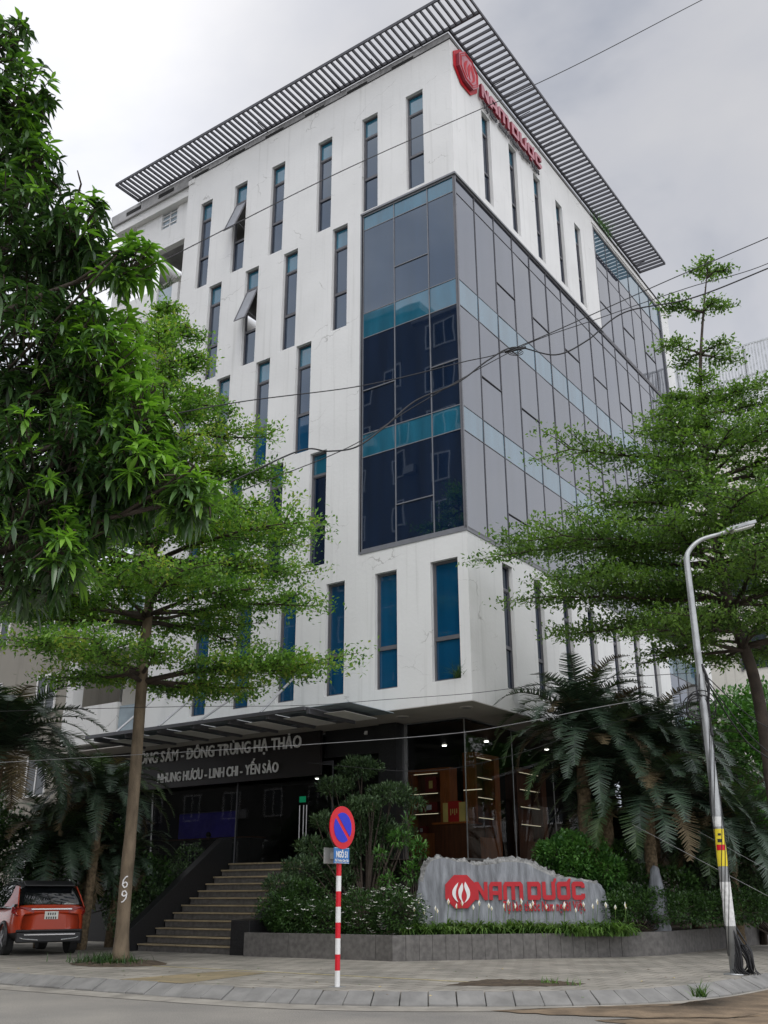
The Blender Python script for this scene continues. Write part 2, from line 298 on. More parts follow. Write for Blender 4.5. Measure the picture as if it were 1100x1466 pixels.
class MB:
    def __init__(s): s.v = []; s.f = []; s.m = []
    def add(s, vs, fs, mi=0):
        n = len(s.v); s.v += [tuple(v) for v in vs]; s.f += [[n+i for i in f] for f in fs]; s.m += [mi]*len(fs); return s
    def quad(s, a, b, c, d, mi=0): return s.add([a, b, c, d], [[0, 1, 2, 3]], mi)
    def box(s, a, b, mi=0):
        (x0, y0, z0), (x1, y1, z1) = [min(p, q) for p, q in zip(a, b)], [max(p, q) for p, q in zip(a, b)]
        return s.add([(x0, y0, z0), (x1, y0, z0), (x1, y1, z0), (x0, y1, z0), (x0, y0, z1), (x1, y0, z1), (x1, y1, z1), (x0, y1, z1)],
            [[0, 3, 2, 1], [4, 5, 6, 7], [0, 1, 5, 4], [1, 2, 6, 5], [2, 3, 7, 6], [3, 0, 4, 7]], mi)
    def obox(s, c, ux, uy, uz, mi=0):
        c, ux, uy, uz = map(Vector, (c, ux, uy, uz))
        vs = [c+ux*a+uy*b+uz*d for d in (-1, 1) for a, b in ((-1, -1), (1, -1), (1, 1), (-1, 1))]
        return s.add(vs, [[0, 3, 2, 1], [4, 5, 6, 7], [0, 1, 5, 4], [1, 2, 6, 5], [2, 3, 7, 6], [3, 0, 4, 7]], mi)
    def prism(s, poly, z0, z1, mi=0):
        n = len(poly); vs = [(x, y, z0) for x, y in poly]+[(x, y, z1) for x, y in poly]
        return s.add(vs, [list(range(n))[::-1], list(range(n, 2*n))]+[[i, (i+1) % n, n+(i+1) % n, n+i] for i in range(n)], mi)
    def ext(s, pts, d, mi=0, mside=None):
        """polygon pts (3D) extruded by vector d"""
        n = len(pts); d = Vector(d); vs = [Vector(p) for p in pts]; vs += [p+d for p in vs]; k = len(s.v)
        s.add(vs, [list(range(n))[::-1], list(range(n, 2*n))], mi)
        s.f += [[k+i, k+(i+1) % n, k+n+(i+1) % n, k+n+i] for i in range(n)]; s.m += [mi if mside is None else mside]*n
        return s
    def tube(s, pts, rad, n=8, mi=0):
        pts = [Vector(p) for p in pts]; R = rad if isinstance(rad, (list, tuple)) else [rad]*len(pts)
        k = len(s.v); prev = None
        for i, p in enumerate(pts):
            t = (pts[min(i+1, len(pts)-1)]-pts[max(i-1, 0)]); t = t.normalized() if t.length > 1e-9 else Vector((0, 0, 1))
            if prev is None: a = t.orthogonal().normalized()
            else:
                a = prev-t*prev.dot(t); a = a.normalized() if a.length > 1e-6 else t.orthogonal().normalized()
            prev = a; b = t.cross(a)
            for j in range(n):
                an = 2*math.pi*j/n; s.v.append(tuple(p+(a*math.cos(an)+b*math.sin(an))*R[i]))
        for i in range(len(pts)-1):
            for j in range(n):
                s.f.append([k+i*n+j, k+i*n+(j+1) % n, k+(i+1)*n+(j+1) % n, k+(i+1)*n+j]); s.m.append(mi)
        e = k+(len(pts)-1)*n
        s.f += [[k+j for j in range(n)][::-1], [e+j for j in range(n)]]; s.m += [mi]*2
        return s
    def build(s, name, mats, parent=None, smooth=False, local=False, bevel=0):
        V = [Vector(v) for v in s.v]; rm = rootmat(parent)
        if rm is not None and not local:
            im = rm.inverted(); V = [im @ v for v in V]
        me = bpy.data.meshes.new(name); me.from_pydata([tuple(v) for v in V], [], s.f)
        me.polygons.foreach_set('material_index', s.m); me.update()
        o = link(name, me, mats if isinstance(mats, (list, tuple)) else [mats], parent, smooth)
        if bevel:
            b = o.modifiers.new('edge', 'BEVEL'); b.width = bevel; b.segments = 2; b.limit_method = 'ANGLE'
        return o
def spline(pts, n=8):
    """Catmull-Rom through 3D points"""
    P = [Vector(p) for p in pts]; P = [P[0]*2-P[1]]+P+[P[-1]*2-P[-2]]; o = []
    for i in range(1, len(P)-2):
        for k in range(n):
            t = k/n; a, b, c, d = P[i-1:i+3]
            o.append(.5*((2*b)+(c-a)*t+(2*a-5*b+4*c-d)*t*t+(3*b-a-3*c+d)*t**3))
    return o+[P[-2]]
def textmesh(body, size, extrude, width=None, offset=0):
    cu = bpy.data.curves.new('t', 'FONT'); cu.body = body; cu.size = size; cu.extrude = extrude; cu.offset = offset; cu.resolution_u = 3
    o = bpy.data.objects.new('t', cu); COL.objects.link(o); bpy.context.view_layer.update()
    me = bpy.data.meshes.new_from_object(o.evaluated_get(bpy.context.evaluated_depsgraph_get()))
    V = [v.co.copy() for v in me.vertices]; Fc = [list(p.vertices) for p in me.polygons]
    bpy.data.objects.remove(o); bpy.data.curves.remove(cu); bpy.data.meshes.remove(me)
    x0 = min(v.x for v in V); x1 = max(v.x for v in V); k = width/(x1-x0) if width else 1
    for v in V: v.x = (v.x-x0)*k
    return V, Fc
def vtext(body, size, extrude, width, bold=0.0, gap=.085):
    """letters set one by one; horns and bars are added as pieces of their own so no outlines overlap"""
    base = {'Ư': 'U', 'Ơ': 'O', 'ư': 'u', 'ơ': 'o', 'ự': 'ụ', 'ờ': 'ò', 'Đ': 'D', 'Ợ': 'Ọ'}
    V, Fc, x, memo = [], [], 0.0, {}
    for ch in body:
        if ch == ' ': x += size*.30; continue
        b = base.get(ch, ch)
        if b not in memo: memo[b] = textmesh(b, size, extrude, None, bold)
        v, f = memo[b]; n = len(V); V += [Vector((p.x+x, p.y, p.z)) for p in v]; Fc += [[i+n for i in q] for q in f]
        w_ = max(p.x for p in v); x1 = x+w_; up = ch.isupper() or ch == 'Đ'; h = size*(.70 if up else .53); e_ = extrude+.003
        def piece(poly):
            n = len(V); k = len(poly); V.extend([Vector((p[0], p[1], -e_)) for p in poly]+[Vector((p[0], p[1], e_)) for p in poly])
            Fc.extend([list(range(n, n+k))[::-1], list(range(n+k, n+2*k))]+[[n+i, n+(i+1) % k, n+k+(i+1) % k, n+k+i] for i in range(k)])
        if ch in 'ƯƠươựờỢ':
            a = size*.075; piece([(x1-a*.9, h*.93), (x1+a*.1, h*.86), (x1+a*1.1, h*1.02), (x1+a*1.25, h*1.22), (x1+a*.35, h*1.22), (x1+a*.2, h*1.05)])
        if ch == 'Đ': piece([(x-size*.07, h*.44), (x+w_*.52, h*.44), (x+w_*.52, h*.58), (x-size*.07, h*.58)])
        x = x1+size*gap
    k = width/(x-size*gap)
    for p in V: p.x *= k
    return V, Fc
def outlines(polys, depth):
    """filled flat shapes with holes, extruded: polys = list of closed 2D outlines"""
    cu = bpy.data.curves.new('c', 'CURVE'); cu.dimensions = '2D'; cu.fill_mode = 'BOTH'; cu.extrude = depth/2
    for pl in polys:
        sp = cu.splines.new('POLY'); sp.points.add(len(pl)-1); sp.use_cyclic_u = True
        for i, (x, y) in enumerate(pl): sp.points[i].co = (x, y, 0, 1)
    o = bpy.data.objects.new('c', cu); COL.objects.link(o); bpy.context.view_layer.update()
    me = bpy.data.meshes.new_from_object(o.evaluated_get(bpy.context.evaluated_depsgraph_get()))
    V = [v.co.copy() for v in me.vertices]; Fc = [list(p.vertices) for p in me.polygons]
    bpy.data.objects.remove(o); bpy.data.curves.remove(cu); bpy.data.meshes.remove(me)
    return V, Fc
def place(mb, VF, o, u, v, n, mi=0):
    """flat shape (x,y,z) -> o + u*x + v*y + n*z"""
    o, u, v, n = map(Vector, (o, u, v, n)); mb.add([o+u*p.x+v*p.y+n*p.z for p in VF[0]], VF[1], mi)

# ------------------------------------------------------------------ ground, road, pavement
ZR = -.20
def kerbline(off=0.0):
    pts = [(-70, -10.65), (-3.9, -10.65), (.6, -10.6), (2.5, -10.45), (3.9, -10.0), (5.2, -9.2), (6.3, -8.35), (7.1, -7.3), (7.6, -5.9), (7.78, -4.4), (7.8, -2.5), (7.75, 0), (7.7, 70)]
    P = [Vector((x, y, 0)) for x, y in pts]; o = []
    S = [P[0]]+spline(P[1:-1], 5)+[P[-1]]
    for i, p in enumerate(S):
        t = (S[min(i+1, len(S)-1)]-S[max(i-1, 0)]).normalized(); o.append(p+Vector((-t.y, t.x, 0))*off)
    return o
def ground(name, poly, z, mat, thick=0):
    mb = MB()
    if thick: mb.prism(poly, z-thick, z)
    else: mb.add([(x, y, z) for x, y in poly], [list(range(len(poly)))])
    return tag(mb.build(name, mat), kind='structure')
tag(MB().quad((-900, -900, -.26), (900, -900, -.26), (900, 900, -.26), (-900, 900, -.26)).build('ground', 'hill'), kind='structure')
g = 4; mb = MB()
xs = [-300, -60, -20, 0, 20, 60, 300]; 
for i in range(6):
    for j in range(6): mb.quad((xs[i], xs[j], ZR), (xs[i+1], xs[j], ZR), (xs[i+1], xs[j+1], ZR), (xs[i], xs[j+1], ZR))
tag(mb.build('road', 'asphalt'), kind='structure')
K0 = kerbline(0); K1 = kerbline(.32); KG = kerbline(-.42)
pv = [(p.x, p.y) for p in K1]+[(-70, 70)]
ground('pavement', pv, 0, 'pave', .19)
ground('far_pavement', [(-70, -19.2), (14.5, -19.2), (15.2, -19.6), (15.6, -20.4), (15.6, -70), (-70, -70)], -.04, 'pave', .15)
mb = MB()
for i in range(len(KG)-1): mb.quad(KG[i]+Vector((0, 0, ZR+.006)), KG[i+1]+Vector((0, 0, ZR+.006)), K0[i+1]+Vector((0, 0, ZR+.03)), K0[i]+Vector((0, 0, ZR+.03)))
tag(mb.build('gutter_path', 'gutter'), kind='structure')
# sloping kerb stones, one after another along the edge
mb = MB(); L = 0; step = .42
def along(S, d):
    for a, b in zip(S[:-1], S[1:]):
        l = (b-a).length
        if d <= l: return a.lerp(b, d/l)
        d -= l
    return S[-1]
tot = sum((b-a).length for a, b in zip(K0[:-1], K0[1:])); tot1 = sum((b-a).length for a, b in zip(K1[:-1], K1[1:]))
d = 45.0
cum0 = [0.0]
for a, b in zip(K0[:-1], K0[1:]): cum0.append(cum0[-1]+(b-a).length)
def pair(d):
    for i in range(len(K0)-1):
        if d <= cum0[i+1]:
            t = (d-cum0[i])/(cum0[i+1]-cum0[i]); return K0[i].lerp(K0[i+1], t), K1[i].lerp(K1[i+1], t)
    return K0[-1], K1[-1]
while d < 105:
    gp = random.uniform(.006, .022); a, b = pair(d); c, e_ = pair(d+step-gp); dz = random.uniform(-.010, .012); dz2 = dz+random.uniform(-.008, .008)
    zt = Vector((0, 0, .004+dz)); zb = Vector((0, 0, -.155+dz2)); lo = Vector((0, 0, ZR-.02)); i0 = random.uniform(-.012, .012)
    dirn = (a-b).normalized()*i0
    mb.add([b+zt, e_+zt, c+zb+dirn, a+zb+dirn, b+lo, e_+lo, c+lo+dirn, a+lo+dirn], [[0, 3, 2, 1], [3, 7, 6, 2], [0, 4, 7, 3], [1, 2, 6, 5], [0, 1, 5, 4]])
    d += step
tag(mb.build('kerb', 'kerb', bevel=.012), kind='structure')
def blob(name, pts, z, mat, jit=.08, label=None, cat=None, kind=None, thick=.012):
    P = spline([(x, y, z) for x, y in pts]+[(pts[0][0], pts[0][1], z)], 7)[:-1]
    P = [p+Vector((random.uniform(-jit, jit), random.uniform(-jit, jit), 0)) for p in P]
    mb = MB(); n = len(P); c = sum(P, Vector())/n; c.z = z+thick
    inner = [c.lerp(p, .75)+Vector((0, 0, thick)) for p in P]
    for i in inner: i.z = z+thick*random.uniform(.6, 1.3)
    mb.add(P+inner+[c], [[i, (i+1) % n, n+(i+1) % n, n+i] for i in range(n)]+[[n+i, n+(i+1) % n, 2*n] for i in range(n)])
    return tag(mb.build(name, mat, smooth=True), label, cat, kind=kind)
def gp(px, py, z=0):
    r = RGT*(px-550)-UPV*(py-733)+FWD*F; t = (z-CAM.z)/r.z; return CAM+r*t
g2 = lambda l, z: [tuple(gp(x, y, z))[:2] for x, y in l]
blob('dirt', g2([(700, 1449), (800, 1445), (900, 1446), (1000, 1436), (1120, 1405), (1180, 1420), (1130, 1452), (1000, 1458), (860, 1456)], ZR), ZR+.012, 'dirt', .09, kind='stuff')
blob('dirt', g2([(850, 1462), (980, 1461), (1080, 1458), (1160, 1440), (1190, 1470), (1000, 1475)], ZR), ZR+.008, 'dirt', .07, kind='stuff')
blob('pavement_hole_ground', g2([(640, 1411), (690, 1403), (740, 1403), (790, 1405), (838, 1409), (790, 1412), (720, 1412)], 0), .003, 'soil', .05, kind='structure', thick=.018)
# painted line and worn tactile band on the pavement
mb = MB(); mb.quad((-4.4, -7.54, .004), (4.05, -7.53, .004), (4.05, -7.46, .004), (-4.4, -7.47, .004)); tag(mb.build('pavement_line', 'yellow'), kind='structure')
tag(MB().quad((-1.2, -10.3, .004), (.35, -10.3, .004), (-.1, -7.75, .004), (-1.1, -7.75, .004)).build('tactile_path', 'tact'), kind='structure')

# ------------------------------------------------------------------ the office tower
bld = thing('office_building', 'white corner office tower with glazed corner, staggered slit windows and louvred roof edge', 'building', (0, 0, 0))
ZS, ZT = 6.20, 29.45                       # soffit and top of the white wall
LW = [  # right edge x, z0, z1, width, kind
 (-1.17, 23.78, 27.87, .66, 'a'), (-3.11, 23.72, 27.87, .64, 'a'), (-5.19, 23.75, 27.85, .62, 'a'), (-7.49, 23.74, 27.85, .62, 'a'), (-9.45, 23.74, 27.87, .62, 'ao'), (-11.36, 23.74, 27.87, .60, 'a'),
 (-4.41, 19.36, 23.57, .62, 'a'), (-6.69, 19.36, 23.47, .62, 'a'), (-8.60, 19.37, 23.49, .62, 'ao'), (-10.52, 19.37, 23.55, .62, 'a'),
 (-5.93, 15.12, 19.29, .62, 'c'), (-7.82, 15.12, 19.27, .62, 'c'), (-9.75, 15.12, 19.2, .62, 'a'), (-11.68, 15.12, 19.2, .62, 'a'),
 (-5.15, 11.00, 14.95, .64, 'd'), (-7.0, 11.02, 14.97, .62, 'd'), (-8.86, 11.03, 14.95, .62, 'b'), (-10.7, 11.03, 14.95, .62, 'b'),
 (-.33, 6.83, 10.30, .84, 'e'), (-2.42, 6.82, 10.31, .72, 'e'), (-4.34, 6.84, 10.32, .66, 'e'), (-6.24, 6.85, 10.3, .66, 'e'), (-8.12, 6.85, 10.3, .66, 'e'), (-9.98, 6.80, 10.3, .66, 'e')]
LW = [(r, a, b, wd*1.09, k) for r, a, b, wd, k in LW]
RW = [(y, 23.95, 27.9, .62, 'a') for y in (2.1, 4.15, 6.17, 8.15, 9.95)]+[(y, 6.85, 10.62, .64, 'r') for y in (2.03, 4.08, 6.15, 8.1, 10.2, 12.2, 14.1)]
def wallmesh(mb, P, u0, u1, z0, z1, holes, rev, open_sides=()):
    us = sorted({u0, u1, *[h[0] for h in holes], *[h[1] for h in holes]}); zs = sorted({z0, z1, *[h[2] for h in holes], *[h[3] for h in holes]})
    us = [u for u in us if u0 <= u <= u1]; zs = [z for z in zs if z0 <= z <= z1]
    for a, b in zip(us[:-1], us[1:]):
        run = None
        for c, d in zip(zs[:-1], zs[1:]):
            m = ((a+b)/2, (c+d)/2); inside = any(h[0] < m[0] < h[1] and h[2] < m[1] < h[3] for h in holes)
            if not inside: mb.quad(P(a, 0, c), P(b, 0, c), P(b, 0, d), P(a, 0, d))
    for h in holes:
        a, b, c, d = h[:4]; full = len(h) < 5
        if a > u0: mb.quad(P(a, 0, c), P(a, rev, c), P(a, rev, d), P(a, 0, d))
        if b < u1: mb.quad(P(b, 0, c), P(b, rev, c), P(b, rev, d), P(b, 0, d))
        if full or h[4]: mb.quad(P(a, 0, c), P(b, 0, c), P(b, rev, c), P(a, rev, c))
        e_, f_ = (a, b) if full or not h[4] else h[4]
        mb.quad(P(e_, 0, d), P(f_, 0, d), P(f_, rev, d), P(e_, rev, d))
PL = lambda u, dp, z: (u, dp, z)
PR = lambda u, dp, z: (-dp, u, z)
holesL = [(r-wd, r, a, b) for r, a, b, wd, k in LW]+[(-3.77, 0, 11.08, 23.60)]
holesR = [(y, y+wd, a, b) for y, a, b, wd, k in RW]+[(0, 20.25, 11.08, 23.60, (0, 12.06)), (12.06, 20.25, 23.60, 29.05, None), (15.9, 20.25, 6.95, 10.65)]
mb = MB()
wallmesh(mb, PL, -12.85, 0, ZS, ZT, holesL, .24)
wallmesh(mb, PR, 0, 21.4, ZS, ZT, holesR, .24)
mb.quad((-12.85, 0, ZS), (-12.85, .55, ZS), (-12.85, .55, ZT), (-12.85, 0, ZT))
mb.quad((0, 21.4, ZS), (-18, 21.4, ZS), (-18, 21.4, ZT), (0, 21.4, ZT)); mb.quad((-18, 21.4, ZS), (-18, 3.2, ZS), (-18, 3.2, ZT), (-18, 21.4, ZT))
mb.build('wall', 'wall', bld)
MB().box((-12.85, .004, ZS+.01), (-.004, 2.1, ZS-.02)).box((-1.5, 2.1, ZS+.01), (-.004, 21.3, ZS-.02)).box((-18, .3, ZS-.02), (-12.85, 2.1, ZS+.01)).build('soffit', 'soffit', bld)
MB().box((-12.9, .2, 29.3), (-.2, 21.2, 29.36)).box((-17.7, .4, 29.3), (-12.9, 21.2, 29.36)).build('roof', 'conc', bld)
mb = MB()                                   # set-back roof kerb with dark slots and a thin metal coping on the wall
mb.box((-17.9, .10, 29.36), (-.12, .30, 29.92)); mb.box((-.32, .30, 29.36), (-.12, 18.2, 29.92))
for k in range(8): mb.box((-1.6-k*2.05, .092, 29.52), (-2.55-k*2.05, .12, 29.72), 1)
mb.box((-12.9, -.02, 29.45), (.02, .09, 29.485), 1); mb.box((-.09, .09, 29.45), (.02, 12.0, 29.485), 1)
mb.box((-.12, 11.9, 29.12), (.05, 21.45, 29.22), 2); mb.box((-.12, 11.9, 29.45), (.04, 21.45, 29.51), 1)
mb.build('parapet', ['conc', 'dark', 'wall'], bld)
# curtain walls
def curtain(nm, P, cols, rows, trans, sgn):
    """rows: list of (z0, z1, material); trans: {(col, row): z} extra rail"""
    pn = MB(); fr = MB(); hw_ = .016 if P is PL else .011
    for i, (a, b) in enumerate(zip(cols[:-1], cols[1:])):
        for j, (c, d, m) in enumerate(rows):
            sp = [c, d]
            if (i, j) in trans: sp = [c, trans[(i, j)], d]
            for z0, z1 in zip(sp[:-1], sp[1:]):
                t = [random.gauss(0, .0028) for _ in range(3)]
                pn.quad(P(a, .06+t[0]+t[1], z0), P(b, .06+t[0]-t[1], z0), P(b, .06-t[0]-t[1]+t[2]*0, z1), P(a, .06-t[0]+t[1], z1), m)
                if z1 != d: fr.box(P(a+.012, .028, z1-hw_), P(b-.012, .08, z1+hw_))
    for u in cols: fr.box(P(u-hw_, .035, rows[-1][0]), P(u+hw_, .09, rows[0][1]))
    for j, (c, d, m) in enumerate(rows):
        fr.box(P(cols[0], .045, d-hw_*.9), P(cols[-1], .085, d+hw_*.9))
    fr.box(P(cols[0], .02, rows[-1][0]), P(cols[-1], .085, rows[-1][0]+.10)); fr.box(P(cols[0], .02, rows[0][1]-.06), P(cols[-1], .085, rows[0][1]-.001))
    f = fr.build(nm, 'mull' if P is PL else 'frame', bld); pn.build('pane', ['gdark', 'gteal', 'ggrey', 'gpale'], f)
colsL = [-3.745, -2.46, -1.11, -.02]
rowsL = [(22.95, 23.58, 1), (19.58, 22.95, 0), (18.63, 19.58, 1), (15.09, 18.63, 0), (14.28, 15.09, 1), (11.09, 14.28, 0)]
curtain('curtain_wall', PL, colsL, rowsL, {(1, 1): 20.93, (0, 3): 16.65, (2, 3): 16.65, (1, 5): 12.38}, 1)
colsR = [.02]+[1.345*k for k in range(1, 15)]+[20.2]
rowsR = [(22.95, 23.58, 2), (19.58, 22.95, 2), (18.63, 19.58, 3), (15.09, 18.63, 2), (14.28, 15.09, 3), (11.09, 14.28, 2)]
tr = {}
for k in range(2, 15, 2): tr[(k, 1)] = 20.88; tr[(k, 5)] = 12.4
for k in range(1, 15, 2): tr[(k, 3)] = 16.64
curtain('curtain_wall', PR, colsR, rowsR, tr, 1)
cu2 = [12.1]+colsR[10:]
curtain('curtain_wall', PR, [12.1, 13.45]+colsR[11:], [(27.75, 29.03, 3), (27.0, 27.75, 2), (23.60, 27.0, 2)], {(0, 2): 25.25, (2, 2): 25.25, (4, 2): 25.25}, 1)
curtain('curtain_wall', PR, [15.95, 17.0, 18.1, 19.2, 20.2], [(9.7, 10.62, 3), (8.1, 9.7, 2), (6.97, 8.1, 3)], {}, 1)
MB().box((-.075, .02, 11.1), (-.02, .075, 23.58)).build('corner_post', 'frame', bld)
MB().box((-3.83, -.03, 23.585), (.035, .02, 23.66)).box((-.02, .02, 23.585), (.035, 12.1, 23.66)).box((-3.83, -.012, 11.04), (-3.77, .1, 23.585)).box((-3.77, -.02, 11.02), (.025, .05, 11.10)).box((-.05, .05, 11.02), (.025, 20.3, 11.10)).box((-.06, 20.2, 11.0), (.012, 20.3, 29.05)).box((-.06, 12.02, 23.66), (.012, 12.1, 29.05)).build('glazing_trim', 'mull', bld)
# slit windows
def window(P, r0, r1, z0, z1, k):
    fr = MB(); pn = MB(); w_ = .055; D = .17; h = z1-z0
    fr.box(P(r0+.002, D-.045, z0), P(r0+w_, D+.03, z1)); fr.box(P(r1-w_, D-.045, z0), P(r1-.002, D+.03, z1))
    fr.box(P(r0+w_, D-.045, z0), P(r1-w_, D+.03, z0+w_)); fr.box(P(r0+w_, D-.045, z1-w_), P(r1-w_, D+.03, z1))
    if k == 'e': cuts = [z0, z0+h*.345, z1]
    elif k == 'r': cuts = [z0, z0+h*.33, z0+h*.80, z1]
    else: cuts = [z0, z0+h*.355, z0+h*.80, z1]
    mats = {'a': (0, 0, 1), 'ao': (0, 0, 1), 'c': (3, 0, 1), 'd': (0, 0, 1), 'b': (3, 3, 3), 'e': (3, 3), 'r': (0, 0, 0)}[k]
    for c in cuts[1:-1]: fr.box(P(r0+w_, D-.04, c-.045), P(r1-w_, D+.03, c+.045))
    for i, (c, d) in enumerate(zip(cuts[:-1], cuts[1:])):
        a, b = r0+w_, r1-w_; c_, d_ = c+.04, d-.04
        if (k == 'e' and i == 1) or (k != 'e' and i == 1 and k != 'ao'):      # opening sash has its own slim frame
            fr.box(P(a, D-.02, c_), P(a+.035, D+.02, d_)); fr.box(P(b-.035, D-.02, c_), P(b, D+.02, d_)); fr.box(P(a+.035, D-.02, c_), P(b-.035, D+.02, c_+.035)); fr.box(P(a+.035, D-.02, d_-.035), P(b-.035, D+.02, d_))
        if k == 'ao' and i == 1:
            pn.quad(P(a, D+.6, c_), P(b, D+.6, c_), P(b, D+.6, d_), P(a, D+.6, d_), 2); continue
        t = random.gauss(0, .002)
        pn.quad(P(a, D+.005+t, c_), P(b, D+.005-t, c_), P(b, D+.005-t, d_), P(a, D+.005+t, d_), mats[i])
    f = fr.build('window', 'frame', bld); pn.build('pane', ['gdark', 'gteal', 'dark', 'gblue'], f)
    if k == 'ao':                                          # top-hung sash pushed open
        zt, L_ = cuts[2]-.05, cuts[2]-cuts[1]-.1; an = math.radians(21); s = MB(); a, b = r0+w_, r1-w_
        q = lambda u, l, o: P(u, D-.05-math.sin(an)*l-o*math.cos(an), zt-math.cos(an)*l+o*math.sin(an)*-1)
        def bar(u0, u1, l0, l1, o0, o1, mi):
            s.add([q(u, l, o) for o in (o0, o1) for u, l in ((u0, l0), (u1, l0), (u1, l1), (u0, l1))], [[0, 1, 2, 3], [4, 5, 6, 7], [0, 1, 5, 4], [1, 2, 6, 5], [2, 3, 7, 6], [3, 0, 4, 7]], mi)
        bar(a, a+.05, 0, L_, 0, .05, 0); bar(b-.05, b, 0, L_, 0, .05, 0); bar(a+.05, b-.05, 0, .05, 0, .05, 0); bar(a+.05, b-.05, L_-.05, L_, 0, .05, 0); bar(a+.05, b-.05, .05, L_-.05, .02, .03, 1)
        s.tube([q(b-.02, L_*.8, 0), P(b-.02, D, cuts[1]+.35)], .012, 6)
        s.build('open_sash', ['frame', 'sashg'], f)
for r, a, b, wd, k in LW: window(PL, r-wd, r, a, b, k)
for y, a, b, wd, k in RW: window(PR, y, y+wd, a, b, k)
# louvred sun-shade round the roof
mb = MB(); zl = 30.0; o = 1.23
mb.box((-16.15, -o, zl-.05), (o, -o+.05, zl+.07)); mb.box((o-.05, -o+.05, zl-.05), (o, 18.05, zl+.07))
mb.box((-16.15, .02, zl-.06), (o-.05, .09, zl+.08)); mb.box((-.09, .09, zl-.06), (-.02, 18.05, zl+.08)); mb.box((-16.15, -o+.05, zl-.05), (-16.09, .02, zl+.07)); mb.box((-.02, 17.99, zl-.05), (o-.05, 18.05, zl+.07))
for k in range(70):
    x = -15.9+k*.245
    if x < o-.12: mb.box((x-.024, -o+.05, zl-.065), (x+.024, .02, zl+.065))
for k in range(65):
    y = .36+k*.28
    if y < 17.95: mb.box((-.02, y-.022, zl-.06), (o-.05, y+.022, zl+.06))
for k in range(9): mb.tube([(-1.2-k*1.85, .1, 29.9), (-1.2-k*1.85, -.5, zl-.06)], .018, 5)
for k in range(9): mb.tube([(-.1, 1.2+k*2, 29.9), (.5, 1.2+k*2, zl-.06)], .018, 5)
mb.build('roof_louvers', 'louver', bld)
# loggia bay on the far left
mb = MB()
for i in range(5):
    z = 23.62-4.3*i
    top = 29.3 if i == 0 else z+4.3
    mb.box((-17.6, .32, z), (-12.86, 3.0, z+.30)); mb.box((-17.6, .30, z+.30), (-14.6, .46, z+1.35)); mb.box((-13.7, .30, z+.30), (-13.35, .46, z+1.2))
    x0 = -16.5 if i == 0 else -17.6
    mb.box((x0, .34, z+3.32), (-12.86, .60, z+3.72)); mb.box((x0, .44, z+3.72), (-12.86, .70, z+4.3))
    if i == 0:
        mb.box((-16.5, .44, 27.92), (-14.9, .7, 29.3)); mb.box((-13.95, .44, 27.92), (-12.86, .7, 29.3)); mb.box((-14.9, .44, 29.02), (-13.95, .7, 29.3)); mb.box((-14.9, .44, 27.92), (-13.95, .7, 28.1)); mb.box((-17.72, .2, 28.95), (-12.86, .62, 29.5)); mb.box((-12.86, -.03, 29.2), (-12.5, .0, 29.43))
    mb.box((-17.6, .36, z+.3), (-17.2, .8, z+3.32))
mb.build('loggia', 'wall', bld)
mb = MB()
for i in range(5):
    z = 23.62-4.3*i; MB().box((-17.6, 3.0, z), (-12.86, 3.1, z+4.2)).build('loggia_wall', 'wall2', bld)
    f = MB().box((-16.7, 2.93, z+.3), (-16.6, 2.998, z+3)).box((-14.2, 2.93, z+.3), (-14.1, 2.998, z+3)).box((-16.6, 2.93, z+2.9), (-14.2, 2.998, z+3)).box((-15.44, 2.93, z+.3), (-15.36, 2.998, z+2.9)).build('window', 'frame', bld); MB().box((-16.6, 2.96, z+.3), (-14.2, 2.985, z+2.9)).build('pane', 'wglass', f)
    MB().box((-14.55, .36, z+.32), (-13.75, .39, z+1.2)).build('glass_railing', 'canopyg', bld)
f = MB().box((-14.9, .5, 28.3), (-13.95, .545, 28.34)).box((-14.9, .5, 28.56), (-13.95, .545, 28.60)).box((-14.9, .5, 28.80), (-13.95, .545, 28.84)).box((-14.47, .51, 28.1), (-14.43, .54, 29.02)).build('window', 'white', bld); MB().box((-14.9, .55, 28.1), (-13.95, .57, 29.02)).build('pane', 'canopyg', f)

# ------------------------------------------------------------------ ground floor: podium, lobby, showroom
ZP = 2.25
MB().prism([(-8.6, .02), (-4.7, .02), (-4.7, 1.95), (-1.35, 1.95), (-1.35, 21), (-8.6, 21)], 0, ZP-.02).build('podium', 'graniteg', bld); MB().box((-18, .04, 0), (-8.6, 20.9, ZP-.02)).build('podium', 'granite', bld)  # left podium is black: the shade over it is put into its colour
MB().box((-17.9, .03, ZP-.02), (-1.37, 20.9, ZP)).build('lobby_floor', 'lobfloor', bld)
MB().box((-17.9, 13.0, ZP), (-1.6, 13.1, 6.16)).box((-17.9, 2.2, ZP), (-17.8, 13, 6.16)).box((-9.6, 8.6, ZP), (-5.6, 8.7, 6.1)).build('lobby_wall', 'lobby', bld)
MB().box((-17.8, 2.25, 6.12), (-1.6, 13, 6.17)).build('lobby_ceiling', 'lobby', bld)
MB().box((-4.25, 1.65, ZP), (-3.62, 2.3, 6.17)).build('pier', 'granite', bld); MB().box((-17.8, .9, 0), (-17.1, 2.3, 6.17)).build('pier', 'granite', bld)
MB().box((-17.1, 1.52, 4.82), (-6.4, 1.66, 6.175)).build('fascia', 'fascia', bld)
MB().box((-6.4, 1.8, 5.35), (-4.25, 1.95, 6.175)).build('fascia', 'granite', bld)
mb = MB(); mb.quad((-3.58, 2.15, ZP), (-1.55, 2.15, ZP), (-1.55, 2.15, 6.17), (-3.58, 2.15, 6.17)); mb.quad((-1.55, 2.15, ZP), (-1.55, 12.9, ZP), (-1.55, 12.9, 6.17), (-1.55, 2.15, 6.17))
